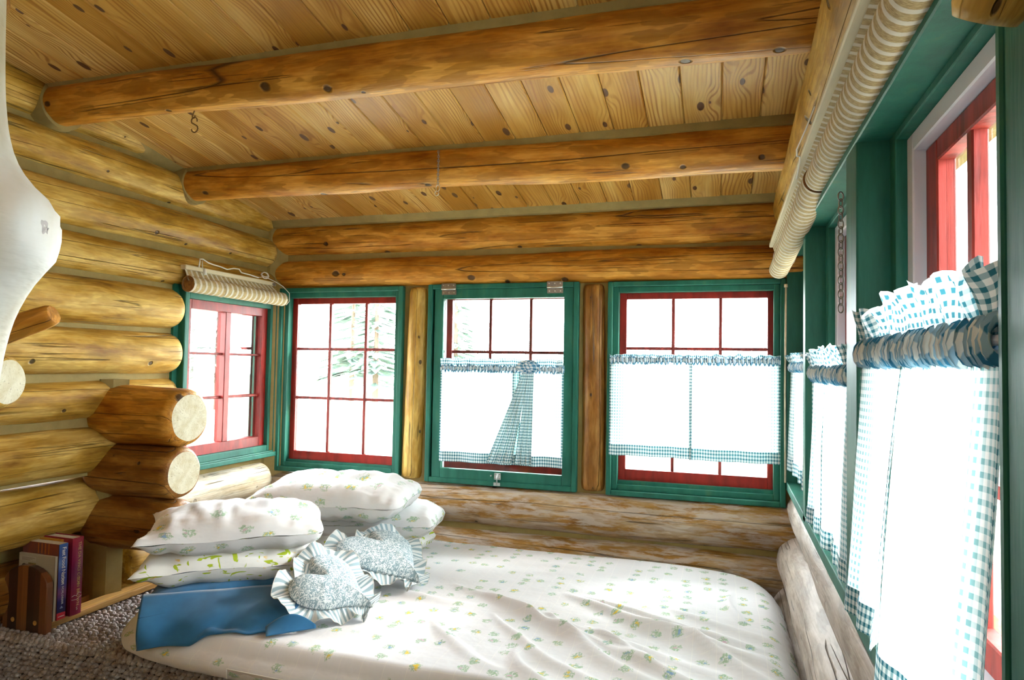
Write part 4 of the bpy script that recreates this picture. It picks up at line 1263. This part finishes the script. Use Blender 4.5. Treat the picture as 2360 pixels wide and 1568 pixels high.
# ------------------------------------------------------------------ foreground post, peg and rail end
def post():
    ax = Vector((-1.118, -2.715, 0)); z0, z1 = -1.60, 1.22
    th0 = math.atan2(.070, .150); mb = MB(); nu, nv = 64, 150
    def fn(u, v):
        z = z0+(z1-z0)*v; a = 2*pi*u-pi+th0
        r = .082 - .008*max(0, z) + .006*nz(cos(a), sin(a), z*1.6)
        dz = z-.198; sg = .060 if dz > 0 else .085
        d = (a-th0+pi) % (2*pi)-pi
        k = math.exp(-abs(dz/sg)**1.5)*math.exp(-(d/.62)**2)
        k2 = math.exp(-abs(dz/(sg*2.3))**2.0)*math.exp(-(d/.95)**2)
        r += min(.080, .092*k + .030*k2)
        return (ax.x+cos(a)*r, ax.y+sin(a)*r, z)
    mb.grid(nu, nv, fn, closed_u=True)
    mb.f.append(tuple(range(nu))[::-1]); mb.mi.append(0); mb.f.append(tuple(nv*nu+i for i in range(nu))); mb.mi.append(0)
    o = mb.build('peeled_post', POST, smooth=True); tag(o, 'pale peeled log post with a swollen knob at the left edge', 'post')
    e = Vector((cos(th0), sin(th0), 0)); s_ = Vector((-sin(th0), cos(th0), 0)); c = ax + e*(.079+.080) + Vector((0, 0, .196))
    m2 = MB()
    m2.grid(24, 6, lambda u, v: c + s_*(.030*v*cos(2*pi*u)) + Vector((0, 0, .036*v*sin(2*pi*u))) - e*(.012*v*v - .004*nz(u*6, v*6, 1)), closed_u=True)
    m2.build('knob_scar', simple('grey_scar', (.42, .38, .36), .8, .5, (30, 30, 30), .2, .4), o, smooth=True)
post()
def newel():
    o = place_log('newel_post', (-1.66, -2.335, -1.60), (-1.66, -2.335, .45), .062, .058, 51, GOLD, None, seg=24); tag(o, 'log newel post hidden at the left edge behind the pale post', 'post')
    r = place_log('rail_end', (-1.520, -2.300, -.056), (-1.60, -2.32, -.056), .062, .064, 52, [GOLD, ENDPALE], None, seg=32, end_mi=1, wob=.001)
    tag(r, 'round sawn end of a log rail at the left edge', 'log end')
    p = place_log('branch_peg', (-1.425, -2.275, .098), (-1.64, -2.34, .012), .026, .031, 53, AMBER, None, seg=9, wob=.002, amp=.16)
    tag(p, 'short knobbly branch peg at the left edge', 'peg')
newel()
p = place_log('log_bracket', (.242, -2.665, .340), (.30, -2.80, .52), .036, .046, 55, GOLD, None, seg=28, wob=.004)
tag(p, 'rounded log end in the upper right corner beside the side window', 'log end')

p = place_log('log_peg', (-1.172, -2.59, .605), (-1.32, -2.66, .63), .026, .030, 56, BROWN, None, seg=20, wob=.002)
tag(p, 'small brown log end in the upper left corner', 'log end')

# ------------------------------------------------------------------ outdoors
def outdoors():
    g = MB(); g.grid(20, 20, lambda u, v: (-90+180*u, -90+180*v, -2.3+.6*nz(u*5, v*5, 2))); 
    o = g.build('meadow', simple('pale_meadow', (.42, .42, .34), .95, .2, (1, 1, 1))); tag(o, kind='structure')
    # neighbouring log cabin seen through the small side window
    c = empty('log_cabin', (-13.5, 4.6, -2.2), radians(20)); tag(c, 'faint log cabin outside beyond the small red window', 'building')
    tim = simple('cabin_timber', (.13, .11, .09), .9, .3, (1, 8, 8)); rf = simple('cabin_roof', (.10, .12, .12), .8, .2, (5, 5, 5))
    for k in range(9):
        MB().tube([(-2.6, -2.0, .15+.24*k), (2.6, -2.0, .15+.24*k)], .115, 10).build('wall_log', tim, c, smooth=True)
        MB().tube([(2.4, -2.2, .15+.24*k), (2.4, 2.2, .15+.24*k)], .115, 10).build('wall_log', tim, c, smooth=True)
    MB().box(-2.4, 2.3, -1.95, 2.0, 0, 2.2).build('core', tim, c)
    MB().prism([(-2.5, 2.1), (0, 3.7), (2.5, 2.1), (2.5, 2.25), (0, 3.88), (-2.5, 2.25)], -2.9, 2.9, 'x').build('roof', rf, c)
    # conifers
    leaf = simple('conifer_green', (.11, .16, .13), .9, .4, (3, 3, 3)); bark = simple('bark', (.10, .07, .05), .9)
    rnd = random.Random(8)
    spots = [(-15, 24, 9), (-18, 27, 11), (-11.5, 25, 8), (-22, 22, 10), (9, 20, 9), (22, 5, 10), (20, -1, 9)]
    names = ['conifer behind the tied curtain side of the left back window', 'tallest dark conifer far beyond the left back window', 'slim conifer right of centre beyond the left back window', 'conifer farthest left beyond the back windows',
             'conifer beyond the right back window', 'conifer beyond the far side bay', 'conifer seen through the nearest side window']
    for (x, y, h), lb in zip(spots, names):
        t = empty('conifer', (x, y, -2.3)); tag(t, lb, 'tree', 'conifers outside the windows')
        MB().tube([(0, 0, 0), (0, 0, h)], [.16, .02], 8).build('trunk', bark, t)
        mb = MB()
        for k in range(240):
            z = h*(.15+.85*rnd.random()); rr = (h-z)/h*h*.22+.1; a = rnd.uniform(0, 2*pi)
            e = Vector((cos(a), sin(a), 0)); s_ = Vector((-sin(a), cos(a), 0)); b = Vector((0, 0, z))
            n = len(mb.v); tip = b+e*rr+Vector((0, 0, -.25*rr))
            mb.v += [tuple(b), tuple(b+e*rr*.6+s_*rr*.16-Vector((0, 0, .1*rr))), tuple(tip), tuple(b+e*rr*.6-s_*rr*.16-Vector((0, 0, .1*rr)))]
            mb.f.append((n, n+1, n+2, n+3)); mb.mi.append(0)
        mb.build('foliage', leaf, t)
outdoors()

# lift everything so that the main floor lies at z = 0
for o in list(COL.objects):
    if o.parent is None and o.type not in ('CAMERA', 'LIGHT'):
        o.location.z += LIFT
